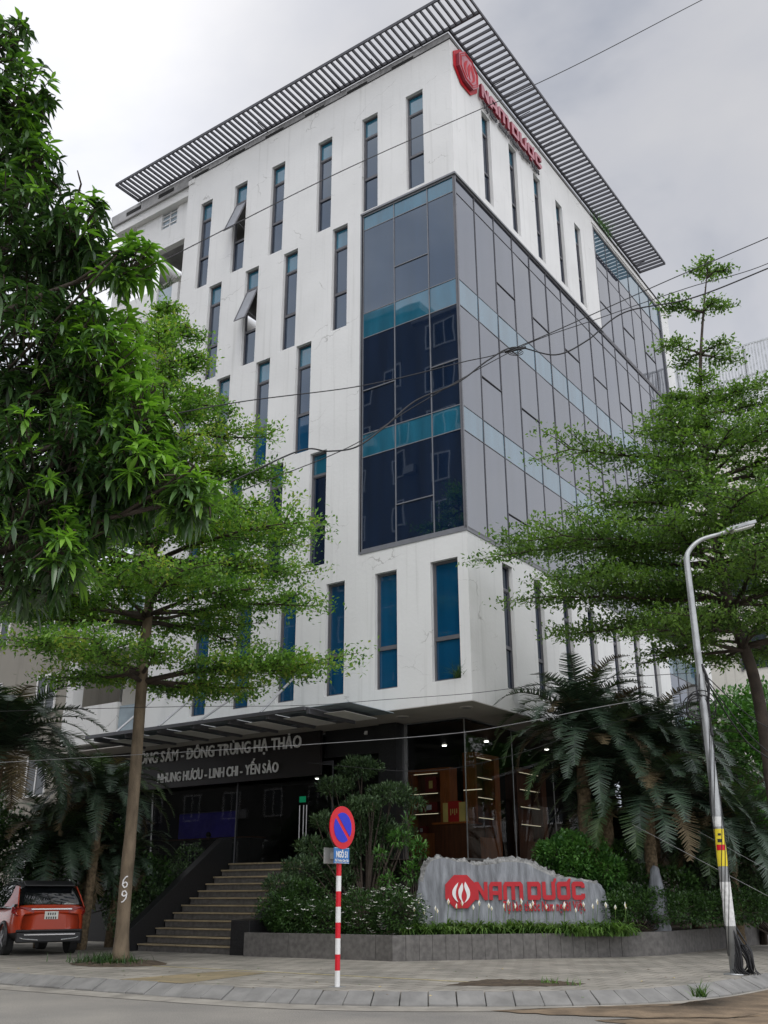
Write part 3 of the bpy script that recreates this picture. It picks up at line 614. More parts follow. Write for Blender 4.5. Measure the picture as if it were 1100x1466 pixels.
mb.quad((-17.1, 2.05, ZP), (-4.27, 2.05, ZP), (-4.27, 2.05, 5.4), (-17.1, 2.05, 5.4)); mb.build('shopfront_glass', 'clear', bld)
mb = MB()
mb.box((-3.62, 2.10, ZP), (-3.55, 2.17, 6.17)); mb.box((-1.565, 2.135, ZP), (-1.54, 2.16, 6.17)); mb.box((-3.55, 2.1, ZP), (-1.5, 2.17, ZP+.06)); mb.box((-1.58, 2.17, ZP), (-1.5, 12.9, ZP+.06))
for y in (5.0, 7.8, 10.4): mb.box((-1.565, y, ZP), (-1.54, y+.025, 6.17))
mb.build('shopfront_frame', 'steel', bld)
MB().tube([(-14.05, 1.9, ZP), (-14.2, 1.9, 4.82)], .03, 8).build('steel_post', 'steel', bld)
dr = MB().box((-10.3, 2.03, ZP), (-6.26, 2.08, ZP+.08)).box((-10.3, 2.03, ZP+.08), (-10.26, 2.08, 5.3)).box((-6.3, 2.03, ZP+.08), (-6.26, 2.08, 5.3)).box((-10.26, 2.03, 5.2), (-6.3, 2.08, 5.3)).build('entrance_door', 'frame', bld)
for x in (-7.52, -7.36, -7.24): MB().tube([(x, 1.98, ZP+.75), (x, 1.98, ZP+1.75)], .016, 6).build('door_handle', 'steel', dr)
for x, y in ((-9.9, 6.4), (-14.6, 11.6), (-4.8, 6.3), (-8.1, 10.2), (-3.16, 6.3), (-11.8, 4.4), (-2.4, 9.2), (-6.0, 4.4)):
    MB().tube([(x, y, 6.10), (x, y, 6.125)], .075, 12).build('ceiling_light', 'lamp', bld)
for x, y in ((-.61, .71), (-6.8, .8), (-2.9, .95)): MB().tube([(x, y, 6.15), (x, y, 6.19)], .19, 20, 0).tube([(x, y, 6.145), (x, y, 6.152)], .13, 20, 1).build('soffit_light', ['soffit', 'conc'], bld)
MB().box((-7.98, 2.5, 4.15), (-7.75, 2.55, 4.33)).build('exit_sign', 'exitg', bld)
# glass entrance canopy hung on rods
mb = MB(); zc = 6.06
mb.box((-12.9, -2.3, zc-.05), (-3.9, -2.2, zc+.05)); mb.box((-3.98, -2.2, zc-.05), (-3.88, -.01, zc+.05)); mb.box((-12.9, -.09, zc-.05), (-3.98, -.01, zc+.05))
for k in range(7): mb.box((-12.6+k*1.45, -2.2, zc-.14), (-12.52+k*1.45, -.09, zc+.01))
for k in range(7): mb.box((-12.5+k*1.45, -2.18, zc+.02), (-11.17+k*1.45, -.1, zc+.035), 1)
for k in range(7): mb.box((-12.35+k*1.45, -1.75, zc-.10), (-11.65+k*1.45, -.25, zc-.085), 2)
mb.build('canopy', ['frame', 'canopyg', 'white'], bld)
for x, zz in ((-11.64, 7.98), (-9.72, 7.85), (-8.0, 7.5), (-5.6, 8.0)):
    MB().tube([(x, -.02, zz), (x-.05, -2.1, zc+.08)], .035, 8).box((x-.09, -.06, zz-.12), (x+.09, -.002, zz+.12)).build('canopy_rod', 'steel', bld)
# side canopy on the far right
mb = MB(); mb.ext([(.05, 11.5, 6.05), (2.6, 11.5, 5.55), (2.6, 11.5, 4.75), (.05, 11.5, 4.75)], (0, 13.5, 0), 0)
mb.ext([(.0, 11.45, 6.16), (2.75, 11.45, 5.62), (2.75, 11.45, 5.50), (.0, 11.45, 6.06)], (0, 13.6, 0), 1)
for y in (12, 17, 22): mb.box((2.35, y, 0), (2.55, y+.2, 4.75), 0)
mb.build('side_canopy', ['lobby', 'conc'], bld)
MB().box((-1.35, 13.0, ZP), (-1.2, 21.2, 6.17)).build('side_wall', 'lobby', bld)
MB().box((-1.2, 20.0, 0), (-.1, 25, 5.2)).build('side_annex', 'lobby', bld)
tag(MB().box((-4.86, 2.0, 6.02), (-4.78, 2.08, 6.17), 1).obox((-4.82, 1.92, 5.93), (.05, .0, 0), (0, .15, -.07), (0, .02, .045)).build('security_camera', ['white', 'frame']), 'small white bullet camera hanging under the soffit beside the dark pier', 'camera')
# wall letters over the entrance
t = thing('entrance_lettering', 'two rows of silver Vietnamese product letters on the dark fascia over the entrance', 'sign', (-10.7, 1.45, 5.1))
mb = MB(); place(mb, vtext('HỒNG SÂM - ĐÔNG TRÙNG HẠ THẢO', .53, .02, 7.72, .008), (-14.85, 1.49, 5.72), (1, 0, 0), (0, 0, 1), (0, -1, 0)); mb.build('upper_lettering', 'letter', t)
mb = MB(); place(mb, vtext('NHUNG HƯƠU - LINH CHI - YẾN SÀO', .44, .02, 5.5, .007), (-13.55, 1.49, 5.02), (1, 0, 0), (0, 0, 1), (0, -1, 0)); mb.build('lower_lettering', 'letter', t)
# company mark: octagon with flames + block letters, used twice
S_ = .27
GLY = {'N': (.94, [[(0, 0), (0, 1), (.27, 1), (.67, .44), (.67, 1), (.94, 1), (.94, 0), (.67, 0), (.27, .56), (.27, 0)]]),
 'A': (.94, [[(0, 0), (0, .82), (.16, 1), (.94, 1), (.94, 0), (.67, 0), (.67, .27), (.27, .27), (.27, 0)], [(.27, .5), (.67, .5), (.67, .76), (.27, .76)]]),
 'M': (1.45, [[(0, 0), (0, .82), (.16, 1), (1.3, 1), (1.45, .84), (1.45, 0), (1.18, 0), (1.18, .75), (.86, .75), (.86, 0), (.59, 0), (.59, .75), (.27, .75), (.27, 0)]]),
 'D': (.98, [[(0, 0), (0, 1), (.84, 1), (.98, .86), (.98, .14), (.84, 0)], [(.27, .26), (.71, .26), (.71, .74), (.27, .74)]]),
 'U': (.98, [[(0, .14), (0, 1), (.27, 1), (.27, .26), (.69, .26), (.69, 1), (.84, 1), (.90, 1.16), (1.06, 1.2), (1.04, 1.04), (.96, .9), (.96, .14), (.82, 0), (.14, 0)]]),
 'O': (.98, [[(.14, 0), (0, .14), (0, .86), (.14, 1), (.74, 1), (.90, 1.16), (1.04, 1.18), (1.02, 1.0), (.96, .88), (.96, .14), (.82, 0)], [(.27, .26), (.69, .26), (.69, .74), (.27, .74)], [(.38, -.1), (.58, -.1), (.58, -.27), (.38, -.27)]]),
 'C': (.94, [[(.14, 0), (0, .14), (0, .86), (.14, 1), (.80, 1), (.94, .86), (.94, .66), (.67, .66), (.67, .74), (.27, .74), (.27, .26), (.67, .26), (.67, .34), (.94, .34), (.94, .14), (.80, 0)]])}
def wordmark(depth):
    V, Fc, x = [], [], 0
    for ch in 'NAM DUOC':
        if ch == ' ': x += .22; continue
        wd, pl = GLY[ch]; v, f = outlines([[(a+x, b) for a, b in p] for p in pl], depth); n = len(V); V += v; Fc += [[i+n for i in q] for q in f]; x += wd+.10
    return V, Fc, x-.10
OCT = [(math.cos(math.pi/8+k*math.pi/4), math.sin(math.pi/8+k*math.pi/4)) for k in range(8)]
def curvepts(a, b, bul, n=10):
    ax, ay = a; bx, by = b; nx, ny = -(by-ay), bx-ax
    return [(ax+(bx-ax)*i/n+nx*bul*math.sin(math.pi*i/n), ay+(by-ay)*i/n+ny*bul*math.sin(math.pi*i/n)) for i in range(n+1)]
_fl = [[(-.14, .52), (-.34, .32), (-.50, .05), (-.50, -.20), (-.38, -.42), (-.18, -.60), (-.28, -.35), (-.30, -.10), (-.26, .15), (-.18, .35)],
       [(.10, .50), (-.04, .28), (-.14, .05), (-.14, -.20), (-.06, -.42), (.08, -.56), (.03, -.30), (.06, -.10), (.13, .10), (.15, .30)],
       [(.28, .56), (.43, .30), (.54, .05), (.55, -.20), (.44, -.44), (.20, -.64), (.33, -.42), (.36, -.20), (.30, 0), (.23, .20), (.22, .40)]]
FL = [[(p.x, p.y) for p in spline([(x, y, 0) for x, y in q]+[(q[0][0], q[0][1], 0)], 4)[:-1]] for q in _fl]
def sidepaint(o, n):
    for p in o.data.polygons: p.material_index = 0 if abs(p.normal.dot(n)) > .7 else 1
def company_mark(t, o, u, R, w_, h, xo, zo, red, depth, flame='white'):
    """logo centre at o; wordmark of width w_, height h starting xo right and zo up from o"""
    u = Vector(u); v = Vector((0, 0, 1)); n = u.cross(v)
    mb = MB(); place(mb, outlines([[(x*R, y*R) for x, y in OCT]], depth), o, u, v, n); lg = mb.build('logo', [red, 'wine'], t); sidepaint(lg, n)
    mb = MB()
    for p in FL: place(mb, outlines([[(x*R*.98, y*R*.98) for x, y in p]], .02), Vector(o)+n*(depth/2+.008), u, v, n)
    if red == 'pink':
        for a_, b_ in ((.93, .89), (.82, .78)): place(mb, outlines([[(x*R*a_, y*R*a_) for x, y in OCT], [(x*R*b_, y*R*b_) for x, y in OCT]], .02), Vector(o)+n*(depth/2+.008), u, v, n)
    mb.build('flame', flame, lg)
    V, Fc, tot = wordmark(1); sx = w_/tot
    VF = ([Vector((p.x*sx, p.y*h, p.z*depth*.8)) for p in V], Fc)
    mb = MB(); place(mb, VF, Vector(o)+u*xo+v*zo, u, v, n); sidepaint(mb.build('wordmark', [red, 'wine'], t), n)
t = thing('rooftop_sign', 'faded red company letters with octagon logo high on the right facade under the louvers', 'sign', (.1, 3.4, 28.2))
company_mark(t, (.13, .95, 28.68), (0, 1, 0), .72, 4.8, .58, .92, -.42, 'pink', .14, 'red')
mb = MB(); place(mb, vtext('Tự hào thuốc Nam người Việt', .36, .03, 4.45, .003), (.09, 2.1, 27.98), (0, 1, 0), (0, 0, 1), (1, 0, 0)); mb.build('tagline', 'tagline', t)
mb = MB(); mb.ext([(.06+.0, .95+x*.86, 28.68+y*.86) for x, y in OCT], (-.04, 0, 0)); mb.build('logo_backing', 'red', t)

# interior of the showroom
def shelf_unit(name, label, o, u, n, wd, h, rows, y0=.9, mat='wood', dp=.45):
    """cabinet with front at o (left bottom), along u, depth against n"""
    o, u, n = Vector(o), Vector(u), Vector(n); z = Vector((0, 0, 1)); t = thing(name, label, 'cabinet', tuple(o))
    mb = MB()
    def bx(a, b, c, d, e_, f, mi=0):
        mb.obox(o+u*(a+b)/2-n*(e_+f)/2+z*(c+d)/2, u*(b-a)/2, -n*(f-e_)/2, z*(d-c)/2, mi)
    bx(0, wd, 0, y0, 0, dp); bx(0, .1, y0, h, 0, dp); bx(wd-.35, wd, y0, h, 0, dp); bx(.1, wd-.35, h-.12, h, 0, dp); bx(.1, wd-.35, y0, h-.12, dp-.03, dp, 1)
    mb.build('carcass', [mat, 'woodd'], t)
    sh = MB(); ld = MB()
    for k in range(1, rows+1):
        zz = y0+(h-.12-y0)*k/(rows)
        if k < rows: sh.obox(o+u*(.1+(wd-.45)/2)-n*(dp/2)+z*zz, u*(wd-.45)/2, -n*(dp/2-.02), z*.02)
        ld.obox(o+u*(.1+(wd-.45)/2)-n*.03+z*(zz-.035), u*((wd-.45)/2*.8), -n*.010, z*.007)
    sh.build('shelf', 'woodd', t); ld.build('strip_light', 'led', t)
    return t
def goods(lbl, o, u, n, wd, h, mat, mat2=None, cat='box'):
    o, u, n = Vector(o), Vector(u), Vector(n); t = thing('product_box', lbl, cat, tuple(o), group='product boxes on the showroom shelves')
    mb = MB().obox(o+n*-.12+Vector((0, 0, h/2)), u*wd/2, n*.1, (0, 0, h/2)); b = mb.build('carton', mat, t)
    if mat2: MB().obox(o+n*-.018+Vector((0, 0, h*.5)), u*wd*.16, n*.004, (0, 0, h*.25)).build('label_panel', mat2, t)
    return t
ux, un = (1, 0, 0), (0, -1, 0)
shelf_unit('display_cabinet', 'orange wood display cabinet with three lit shelves left of the showroom corner', (-4.9, 4.2, ZP), ux, un, 1.55, 2.85, 3)
goods('dark red gift box on the top lit shelf of the left cabinet', (-4.12, 4.3, ZP+2.14), ux, un, .42, .46, 'darkred', 'goldbox')
goods('dark red box with white card on the middle lit shelf', (-4.2, 4.3, ZP+1.53), ux, un, .6, .3, 'darkred', 'paper')
goods('small dark carton on the lowest lit shelf', (-4.5, 4.3, ZP+.9), ux, un, .3, .22, 'darkred', 'paper')
shelf_unit('display_cabinet', 'tall wood cabinet whose lit shelf edges show left of the palm trunks', (-3.0, 5.2, ZP), (0, 1, 0), (1, 0, 0), 1.6, 3.4, 4, .8)
shelf_unit('display_cabinet', 'wood cabinet with a column of lit shelves just behind the palm trunks', (-3.0, 8.0, ZP), (0, 1, 0), (1, 0, 0), 2.2, 3.2, 4, .8, 'woodd')
tag(MB().box((-3.3, 3.2, ZP), (-2.2, 4.0, ZP+1.06), 0).box((-3.36, 3.14, ZP+1.06), (-2.14, 4.06, ZP+1.12), 1).box((-3.1, 4.6, ZP+2.15), (-2.45, 4.66, ZP+2.17), 2).build('display_counter', ['woodd', 'wood', 'led'], bevel=.01), 'low brown counter in the showroom corner carrying the red and yellow gift box', 'counter')
t = thing('gift_box', 'red and yellow gift box standing in the corner of the showroom window', 'box', (-2.7, 3.4, ZP+1.12))
MB().box((-2.88, 3.3, ZP+1.12), (-2.5, 3.5, ZP+1.72)).build('carton', 'redbox', t); MB().box((-3.06, 3.31, ZP+1.12), (-2.88, 3.49, ZP+1.68)).box((-2.5, 3.31, ZP+1.12), (-2.3, 3.49, ZP+1.68)).build('side_panel', 'goldbox', t)
mb = MB()
for k in range(4): mb.box((-2.80+k*.07, 3.293, ZP+1.32+.05*(k % 2)), (-2.77+k*.07, 3.299, ZP+1.50))
mb.build('printed_mark', 'goldbox', t)
t = thing('wall_screen', 'wide dim blue screen glowing on the lobby wall behind the reception', 'screen', (-17, 6.5, 3.3))
MB().box((-18+.3, 6.6, 3.35), (-14.6, 6.66, 4.45)).build('display', 'screen', t); MB().box((-17.75, 6.66, 3.3), (-14.55, 6.7, 4.5)).build('bezel', 'frame', t)
tag(MB().box((-15.6, 4.0, ZP), (-11.4, 4.6, ZP+1.0)).box((-15.7, 3.9, ZP+1.0), (-11.3, 4.7, ZP+1.05), 1).build('reception_desk', ['granite', 'woodd'], bevel=.01), 'dark reception desk in the lobby behind the entrance steps', 'desk')
# receptionist seen from the chest up behind the desk
def person(loc):
    t = tag(bpy.data.objects.new('person', None), 'person with dark hair and pale top seated behind the reception desk', 'person'); COL.objects.link(t); t.location = loc; ROOT[t.name] = Matrix.Translation(Vector(loc))
    J = [((0, 0, .48), .15), ((0, 0, .70), .14), ((0, 0, .92), .15), ((0, -.01, 1.05), .06), ((0, -.02, 1.13), .062), ((0, -.03, 1.22), .088), ((0, -.03, 1.31), .07)]
    J += [((s*.17, 0, .98), .06) for s in (-1, 1)]+[((s*.22, -.06, .74), .045) for s in (-1, 1)]+[((s*.12, -.28, .70), .035) for s in (-1, 1)]+[((s*.09, -.38, .70), .028) for s in (-1, 1)]
    J += [((s*.10, -.05, .45), .09) for s in (-1, 1)]+[((s*.12, -.44, .45), .065) for s in (-1, 1)]+[((s*.12, -.44, .06), .04) for s in (-1, 1)]+[((s*.12, -.56, .03), .035) for s in (-1, 1)]
    E = [(0, 1), (1, 2), (2, 3), (3, 4), (4, 5), (5, 6)]
    for i, s in enumerate((0, 1)): E += [(2, 7+s), (7+s, 9+s), (9+s, 11+s), (11+s, 13+s), (0, 15+s), (15+s, 17+s), (17+s, 19+s), (19+s, 21+s)]
    me = bpy.data.meshes.new('body'); me.from_pydata([j[0] for j in J], E, []); o = link('body', me, ['shirt'], t)
    k = o.modifiers.new('skin', 'SKIN'); me.skin_vertices[0].data[0].use_root = True
    for i, j in enumerate(J): me.skin_vertices[0].data[i].radius = (j[1], j[1]*(.72 if i < 3 else 1))
    o.modifiers.new('sub', 'SUBSURF').levels = 2; o.modifiers['sub'].render_levels = 2
    V = []; Q = []
    for i in range(9):
        a = math.pi*i/8*.62
        for j in range(14): b = 2*math.pi*j/14; V.append((.098*math.sin(a)*math.cos(b), -.02+.11*math.sin(a)*math.sin(b), 1.235+.12*math.cos(a)))
    for i in range(8):
        for j in range(14): Q.append([i*14+j, i*14+(j+1) % 14, (i+1)*14+(j+1) % 14, (i+1)*14+j])
    npmesh('hair', V, np.array(Q), ['hair'], t, smooth=True, local=True)
    MB().box((-.22, -.2, .36), (.22, .22, .43)).box((-.2, .2, .43), (.2, .25, .95)).tube([(0, 0, 0), (0, 0, .36)], .04, 8).build('chair_seat', 'ink', None).location = loc
    ch = bpy.data.objects['chair_seat']; ch.name = 'office_chair'; tag(ch, 'black office chair under the person at the reception desk', 'chair')
person((-14.6, 5.2, ZP))

# ------------------------------------------------------------------ stairs, cheeks, planter
NS = 12; mb = MB()
for i in range(NS):
    y0 = -3.42+i*.30; z1 = ZP*(i+1)/NS
    mb.box((-8.45, y0-.02, z1-.045), (-4.98, .03, z1-.001*(NS-i)), 0); mb.box((-8.43, y0+.012, ZP*i/NS), (-5.0, .02, z1-.045), 1)
tag(mb.build('entrance_staircase', ['tread', 'graniteg'], bevel=.006), 'twelve tan stone steps climbing to the dark entrance', 'staircase')
mb = MB(); mb.ext([(-8.47, -3.7, 0), (-8.47, .0, 0), (-8.47, .0, ZP+.75), (-8.47, -.35, ZP+.7), (-8.47, -3.55, .62), (-8.47, -3.7, .52)], (-.28, 0, 0)); tag(mb.build('stair_wall', 'granite', bevel=.01), 'black granite ramp wall along the left side of the steps', 'wall')
mb = MB(); mb.ext([(-4.95, -3.62, 0), (-4.95, .0, 0), (-4.95, .0, ZP+.2), (-4.95, -1.0, ZP-.3), (-4.95, -2.8, .82), (-4.95, -3.62, .78)], (.62, 0, 0)); tag(mb.build('stair_pier', 'granite', bevel=.01), 'dark grey granite pier on the right side of the steps', 'wall')
PLN = [(-4.33, -3.80), (-.66, -3.52), (-.17, -3.57), (3.42, .93), (3.93, 1.83), (4.05, 6.4), (4.6, 14)]
t = thing('planter', 'low grey granite planter wall wrapping the corner in front of the stone sign', 'planter', (0, -2, 0))
wallp = MB(); cap = MB()
for (x0, y0), (x1, y1) in zip(PLN[:-1], PLN[1:]):
    a, b = Vector((x0, y0, 0)), Vector((x1, y1, 0)); u = (b-a).normalized(); n = Vector((-u.y, u.x, 0)); L = (b-a).length
    stp = .31 if 4 < L < 6.5 and x0 < 0 else (1.3 if x0 < -1 else 1.6); d = 0
    while d < L-.01:
        e_ = min(stp, L-d); c = a+u*(d+e_/2)+n*(.08+random.uniform(-.004, .004))
        wallp.obox(c+Vector((0, 0, .26)), u*(e_/2-.004), n*.08, (0, 0, .26)); d += e_
    cap.obox(a+u*L/2+n*.13+Vector((0, 0, .24)), u*(L/2-.02), n*.035, (0, 0, .24))
wallp.build('facing', 'graniteg', t); cap.build('core', 'conc', t)
MB().prism([(-4.33, -3.65), (-.2, -3.40), (3.3, 1.0), (3.8, 1.9), (3.9, 6.4), (4.4, 14), (-1.3, 14), (-1.3, 1.9), (-4.3, 1.9)], .02, .47).build('soil_fill', 'soil', t)

# ------------------------------------------------------------------ carved stone sign
def stone_sign():
    O = at(597, 1310, 25.9); E2 = at(875, 1310, 26.15); O.z = 0; E2.z = 0; u = (E2-O).normalized(); n = Vector((u.y, -u.x, 0)); k = (E2-O).length/278
    t = thing('stone_sign', 'long grey boulder slab with red company name and rough broken top in the planter', 'sign', tuple(O+u*2.3))
    prof = [(602, 1345), (597, 1318), (596, 1290), (599, 1268), (603, 1245), (610, 1233), (619, 1228), (630, 1226), (641, 1228), (652, 1231), (664, 1231), (677, 1235), (692, 1234), (703, 1232), (714, 1231), (724, 1228), (738, 1228), (750, 1229), (761, 1231), (769, 1235), (777, 1240), (787, 1245), (798, 1251), (808, 1256), (820, 1257), (835, 1259), (850, 1262), (862, 1266), (869, 1276), (873, 1294), (876, 1316), (870, 1345)]
    R = []
    pts = spline([((x-597)*k, 0, .90+(1310-y)*.0162) for x, y in prof], 4)
    n_ = len(pts); cx = 2.3
    rings = []
    for (dep, ins, jit) in ((.0, .10, .0), (-.03, .03, .025), (-.12, 0, .05), (-.30, .02, .06), (-.48, .05, .05), (-.56, .22, .02)):
        ring = []
        for p in pts:
            top = max(0, min(1, (p.z-1.2)/.6)); v = Vector((cx-p.x, 0, 1.25-p.z)); v.normalize()
            jx = jit*(.25+.6*top); q = p+v*(ins*(1+.3*top))+Vector((random.gauss(0, jx*.5), 0, random.gauss(0, jx*.6)))
            ring.append(O+u*q.x+Vector((0, 0, max(q.z, .3)))+n*(dep+random.gauss(0, jx*.25)))
        rings.append(ring)
    mb = MB()
    for a, b in zip(rings[:-1], rings[1:]):
        for i in range(n_-1):
            hi = (pts[i].z > 1.62)
            mb.add([a[i], a[i+1], b[i+1], b[i]], [[0, 1, 2, 3]], 1 if hi else 0)
    mb.add(rings[0], [list(range(n_))], 0); mb.add(rings[-1], [list(range(n_))[::-1]], 0)
    mb.build('stone', ['rock', 'rough'], t)
    W = lambda px, py, o=0: O+u*((px-597)*k)+Vector((0, 0, .90+(1310-py)*.0162))+n*o
    company_mark(t, W(661.5, 1277.5, .035), u, 24.5*k, 158*k, 25.5*.0162, 20.5*k, -12*.0162, 'red', .05)
    mb = MB(); place(mb, vtext('Tự hào thuốc Nam người Việt', .31, .016, 117*k, .006), W(722, 1304.5, .014), u, (0, 0, 1), n); mb.build('tagline', 'red', t)
    return O, u, n, k
SO, SU, SN, SK = stone_sign()

# ------------------------------------------------------------------ leaf and plant helpers
def unit(a): return a/np.maximum(np.linalg.norm(a, axis=1, keepdims=True), 1e-9)
def leafquads(P, D, L, W, droop=0.0):
    """diamond leaves: base P, direction D, length L, width W"""
    n = len(P); up = np.tile([0, 0, 1.0], (n, 1)); side = unit(np.cross(D, up+rng.normal(0, .35, (n, 3))))
    tip = P+D*L[:, None]; tip[:, 2] -= droop*L; mid = P+D*(L*.5)[:, None]; mid[:, 2] += .02*L
    V = np.stack([P, mid+side*W[:, None]*.5, tip, mid-side*W[:, None]*.5], 1).reshape(-1, 3)
    return V, np.arange(4*n).reshape(n, 4)
def cloudpts(ells, n, shell=.45):
    vol = np.array([e[3]*e[4]*e[5] for e in ells])**.8; idx = rng.choice(len(ells), n, p=vol/vol.sum()); E = np.array(ells)[idx]
    d = unit(rng.normal(size=(n, 3))); r = rng.uniform(shell, 1, n)**.6
    r = r*(1+.18*np.sin(d[:, 0]*7+E[:, 0]*3)*np.sin(d[:, 1]*6+E[:, 2]*5))
    return E[:, :3]+d*E[:, 3:6]*r[:, None], d
def bush(name, label, cat, base, ells, n, L, W, mat, stem=.03, flowers=0, fsize=.05, up=.35, group=None, barkm='barkd', part='foliage', floor=None):
    t = thing(name, label, cat, base, group=group)
    P, d = cloudpts(ells, n)
    if floor is not None: P[:, 2] = np.maximum(P[:, 2], floor+rng.uniform(0, .05, len(P)))
    D = unit(d+rng.normal(0, .7, (n, 3))+[0, 0, up]); V, Q = leafquads(P, D, rng.uniform(.6, 1.25, n)*L, rng.uniform(.7, 1.2, n)*W, .1)
    npmesh(part, V, Q, [mat], t)
    mb = MB(); b = Vector(base)
    for e_ in ells[:14]:
        for _ in range(3):
            q = Vector(e_[:3])+Vector([random.uniform(-.6, .6)*e_[3+i] for i in range(3)]); m = b.lerp(q, .5)+Vector((random.gauss(0, .08), random.gauss(0, .08), .05))
            mb.tube(spline([b+Vector((random.gauss(0, .04), random.gauss(0, .04), 0)), m, q], 3), [stem, stem*.9, stem*.8, stem*.65, stem*.5, stem*.4, stem*.3], 5)
    mb.build('stem', barkm, t, smooth=True)
    if flowers:
        P, d = cloudpts(ells, flowers*3, .9); k = np.argsort(-(P @ np.array([.4, -.5, .75])))[:flowers]; P = P[k]+d[k]*.05
        V = []; Q = []
        for p in P:
            for j in range(5):
                a = j*1.2566+random.random(); u = np.array([math.cos(a), math.sin(a), .35]); s = np.array([-math.sin(a), math.cos(a), 0]); i = len(V); f_ = fsize*random.uniform(.5, 1.1)
                V += [p, p+u*f_*.5+s*f_*.25, p+u*f_, p+u*f_*.5-s*f_*.25]; Q.append([i, i+1, i+2, i+3])
        npmesh('blossom', V, np.array(Q), ['flower'], t)
    return t
def tierpad(mb, Vs, Qs, o, az, L, size, dens, thick, rad, off):
    """one horizontal spreading branch with twigs and small leaves"""
    o = Vector(o); dv = Vector((math.cos(az), math.sin(az), 0)); sd = Vector((-dv.y, dv.x, 0))
    n = max(5, int(L/.5)); bend = random.uniform(-.25, .25); rise = random.uniform(.02, .12)*L
    main = [o+dv*(L*t)+sd*(bend*L*t*t)+Vector((0, 0, rise*math.sin(t*2.2)+random.gauss(0, .03))) for t in [i/n for i in range(n+1)]]
    mb.tube(main, [rad*(1-.85*i/n)+.006 for i in range(n+1)], 5)
    for i in range(1, n+1):
        t = i/n
        if t < .22: continue
        for s in (-1, 1):
            for q in range(2 if t < .95 else 1):
                l = L*(.42*(1-.55*abs(t-.55)))*random.uniform(.55, 1.1)*(.6 if q else 1)
                a = (random.uniform(.5, 1.15))*s; v = dv*math.cos(a)+sd*math.sin(a)
                p0 = main[i]; zr = random.uniform(-.05, .14)*l
                p1 = p0+v*l*.5+Vector((0, 0, zr*.8)); p2 = p0+v*l+Vector((0, 0, zr))
                mb.tube([p0, p1, p2], [.016, .011, .005], 4)
                m = max(4, int(l*dens)); u = rng.uniform(.12, 1.08, m)
                P = np.array(p0)+np.outer(u, np.array(p2-p0)); P[:, 2] += zr*.5*np.sin(u*3.1)
                w = .11+.075*l; P += rng.normal(0, 1, (m, 3))*[w, w, thick]
                D = unit(np.array(v)*.6+rng.normal(0, .75, (m, 3))+[0, 0, .22])
                V, Q = leafquads(P, D, rng.uniform(.65, 1.3, m)*size, rng.uniform(.4, .62, m)*size, .05)
                Qs.append(Q+off[0]); Vs.append(V); off[0] += len(V)
def tier_tree(name, label, base, path, tiers, mat, size=.105, dens=70, bark='bark', extra=()):
    """path: trunk points (x,y,z,r); tiers: (z, right, left, front, back, branches)"""
    t = thing(name, label, 'tree', base)
    sp = [Vector(p[:3]) for p in path]; rr = [p[3] for p in path]
    S = spline(sp, 6); R = [np.interp(i/6, range(len(rr)), rr) for i in range(len(S))]
    R = [r*random.uniform(.96, 1.04) for r in R]; R[0] *= 1.5; R[1] *= 1.15
    tb = MB().tube(S, R, 14); tr = tb.build('trunk', bark, t, smooth=True)
    mb = MB(); Vs, Qs, off = [], [], [0]
    def pos(z):
        for a, b in zip(S[:-1], S[1:]):
            if a.z <= z <= b.z: return a.lerp(b, (z-a.z)/max(1e-6, b.z-a.z))
        return S[-1]
    for (z, r, l, f, b, nb) in tiers:
        a0 = random.random()*6.28
        for k in range(nb):
            az = a0+6.283*k/nb+random.uniform(-.22, .22); dv = Vector((math.cos(az), math.sin(az), 0)); c = dv.dot(_X); s = dv.dot(_Y)
            L = 1/math.sqrt((c/(r if c > 0 else l))**2+(s/(b if s > 0 else f))**2)*random.uniform(.58, 1.08)
            zz = z+random.uniform(-.18, .16)
            tierpad(mb, Vs, Qs, pos(zz-.12), az, L, size, dens, .055+.012*L, .022+.011*L, off)
    for (p0, az, L) in extra: tierpad(mb, Vs, Qs, p0, az, L, size, dens, .08, .02+.01*L, off)
    npmesh('crown', np.concatenate(Vs), np.concatenate(Qs), [mat], t)
    mb.build('branches', 'barkd', t, smooth=True)
    return t
# ------------------------------------------------------------------ street trees
tl = tier_tree('street_tree', 'tall layered street tree with number 69 painted on its slim pale trunk', (-4.51, -7.41, 0),
 [(-4.51, -7.41, -.03, .155), (-4.53, -7.42, 1.5, .140), (-4.52, -7.42, 3, .132), (-4.55, -7.45, 6.26, .125), (-4.54, -7.44, 8.1, .105), (-4.55, -7.45, 10.1, .09), (-4.6, -7.5, 12.8, .06), (-4.67, -7.59, 16.2, .015)],
 [(6.25, 4.4, 2.4, 3.4, 3.0, 11), (7.65, 3.8, 4.4, 4.0, 3.5, 11), (9.1, 4.1, 4.4, 3.8, 3.6, 11), (10.3, 4.0, 4.2, 3.2, 3.2, 11), (11.4, 2.9, 3.4, 2.9, 2.9, 10), (12.4, 2.5, 2.8, 2.5, 2.5, 9), (13.4, 1.65, 2.2, 1.9, 1.9, 8), (14.4, 1.25, 1.7, 1.5, 1.5, 7), (15.3, .9, 1.2, 1.1, 1.1, 6), (16.1, .4, .6, .5, .5, 6)], 'leaft', .115, 115)
def stroke(mb, pts, w_, o, u, v, n):
    """flat painted stroke on a surface"""
    P = [Vector(o)+Vector(u)*x+Vector(v)*y for x, y in pts]
    for i in range(len(P)-1):
        a, b = P[i], P[i+1]; t = (b-a).normalized(); s = t.cross(Vector(n)).normalized()*w_/2
        mb.quad(a-s-t*w_*.3, b-s+t*w_*.3, b+s+t*w_*.3, a+s-t*w_*.3)
td = (CAM-Vector((-4.5, -7.4, 1.3))); td.z = 0; td.normalize(); tu = Vector((-td.y, td.x, 0))
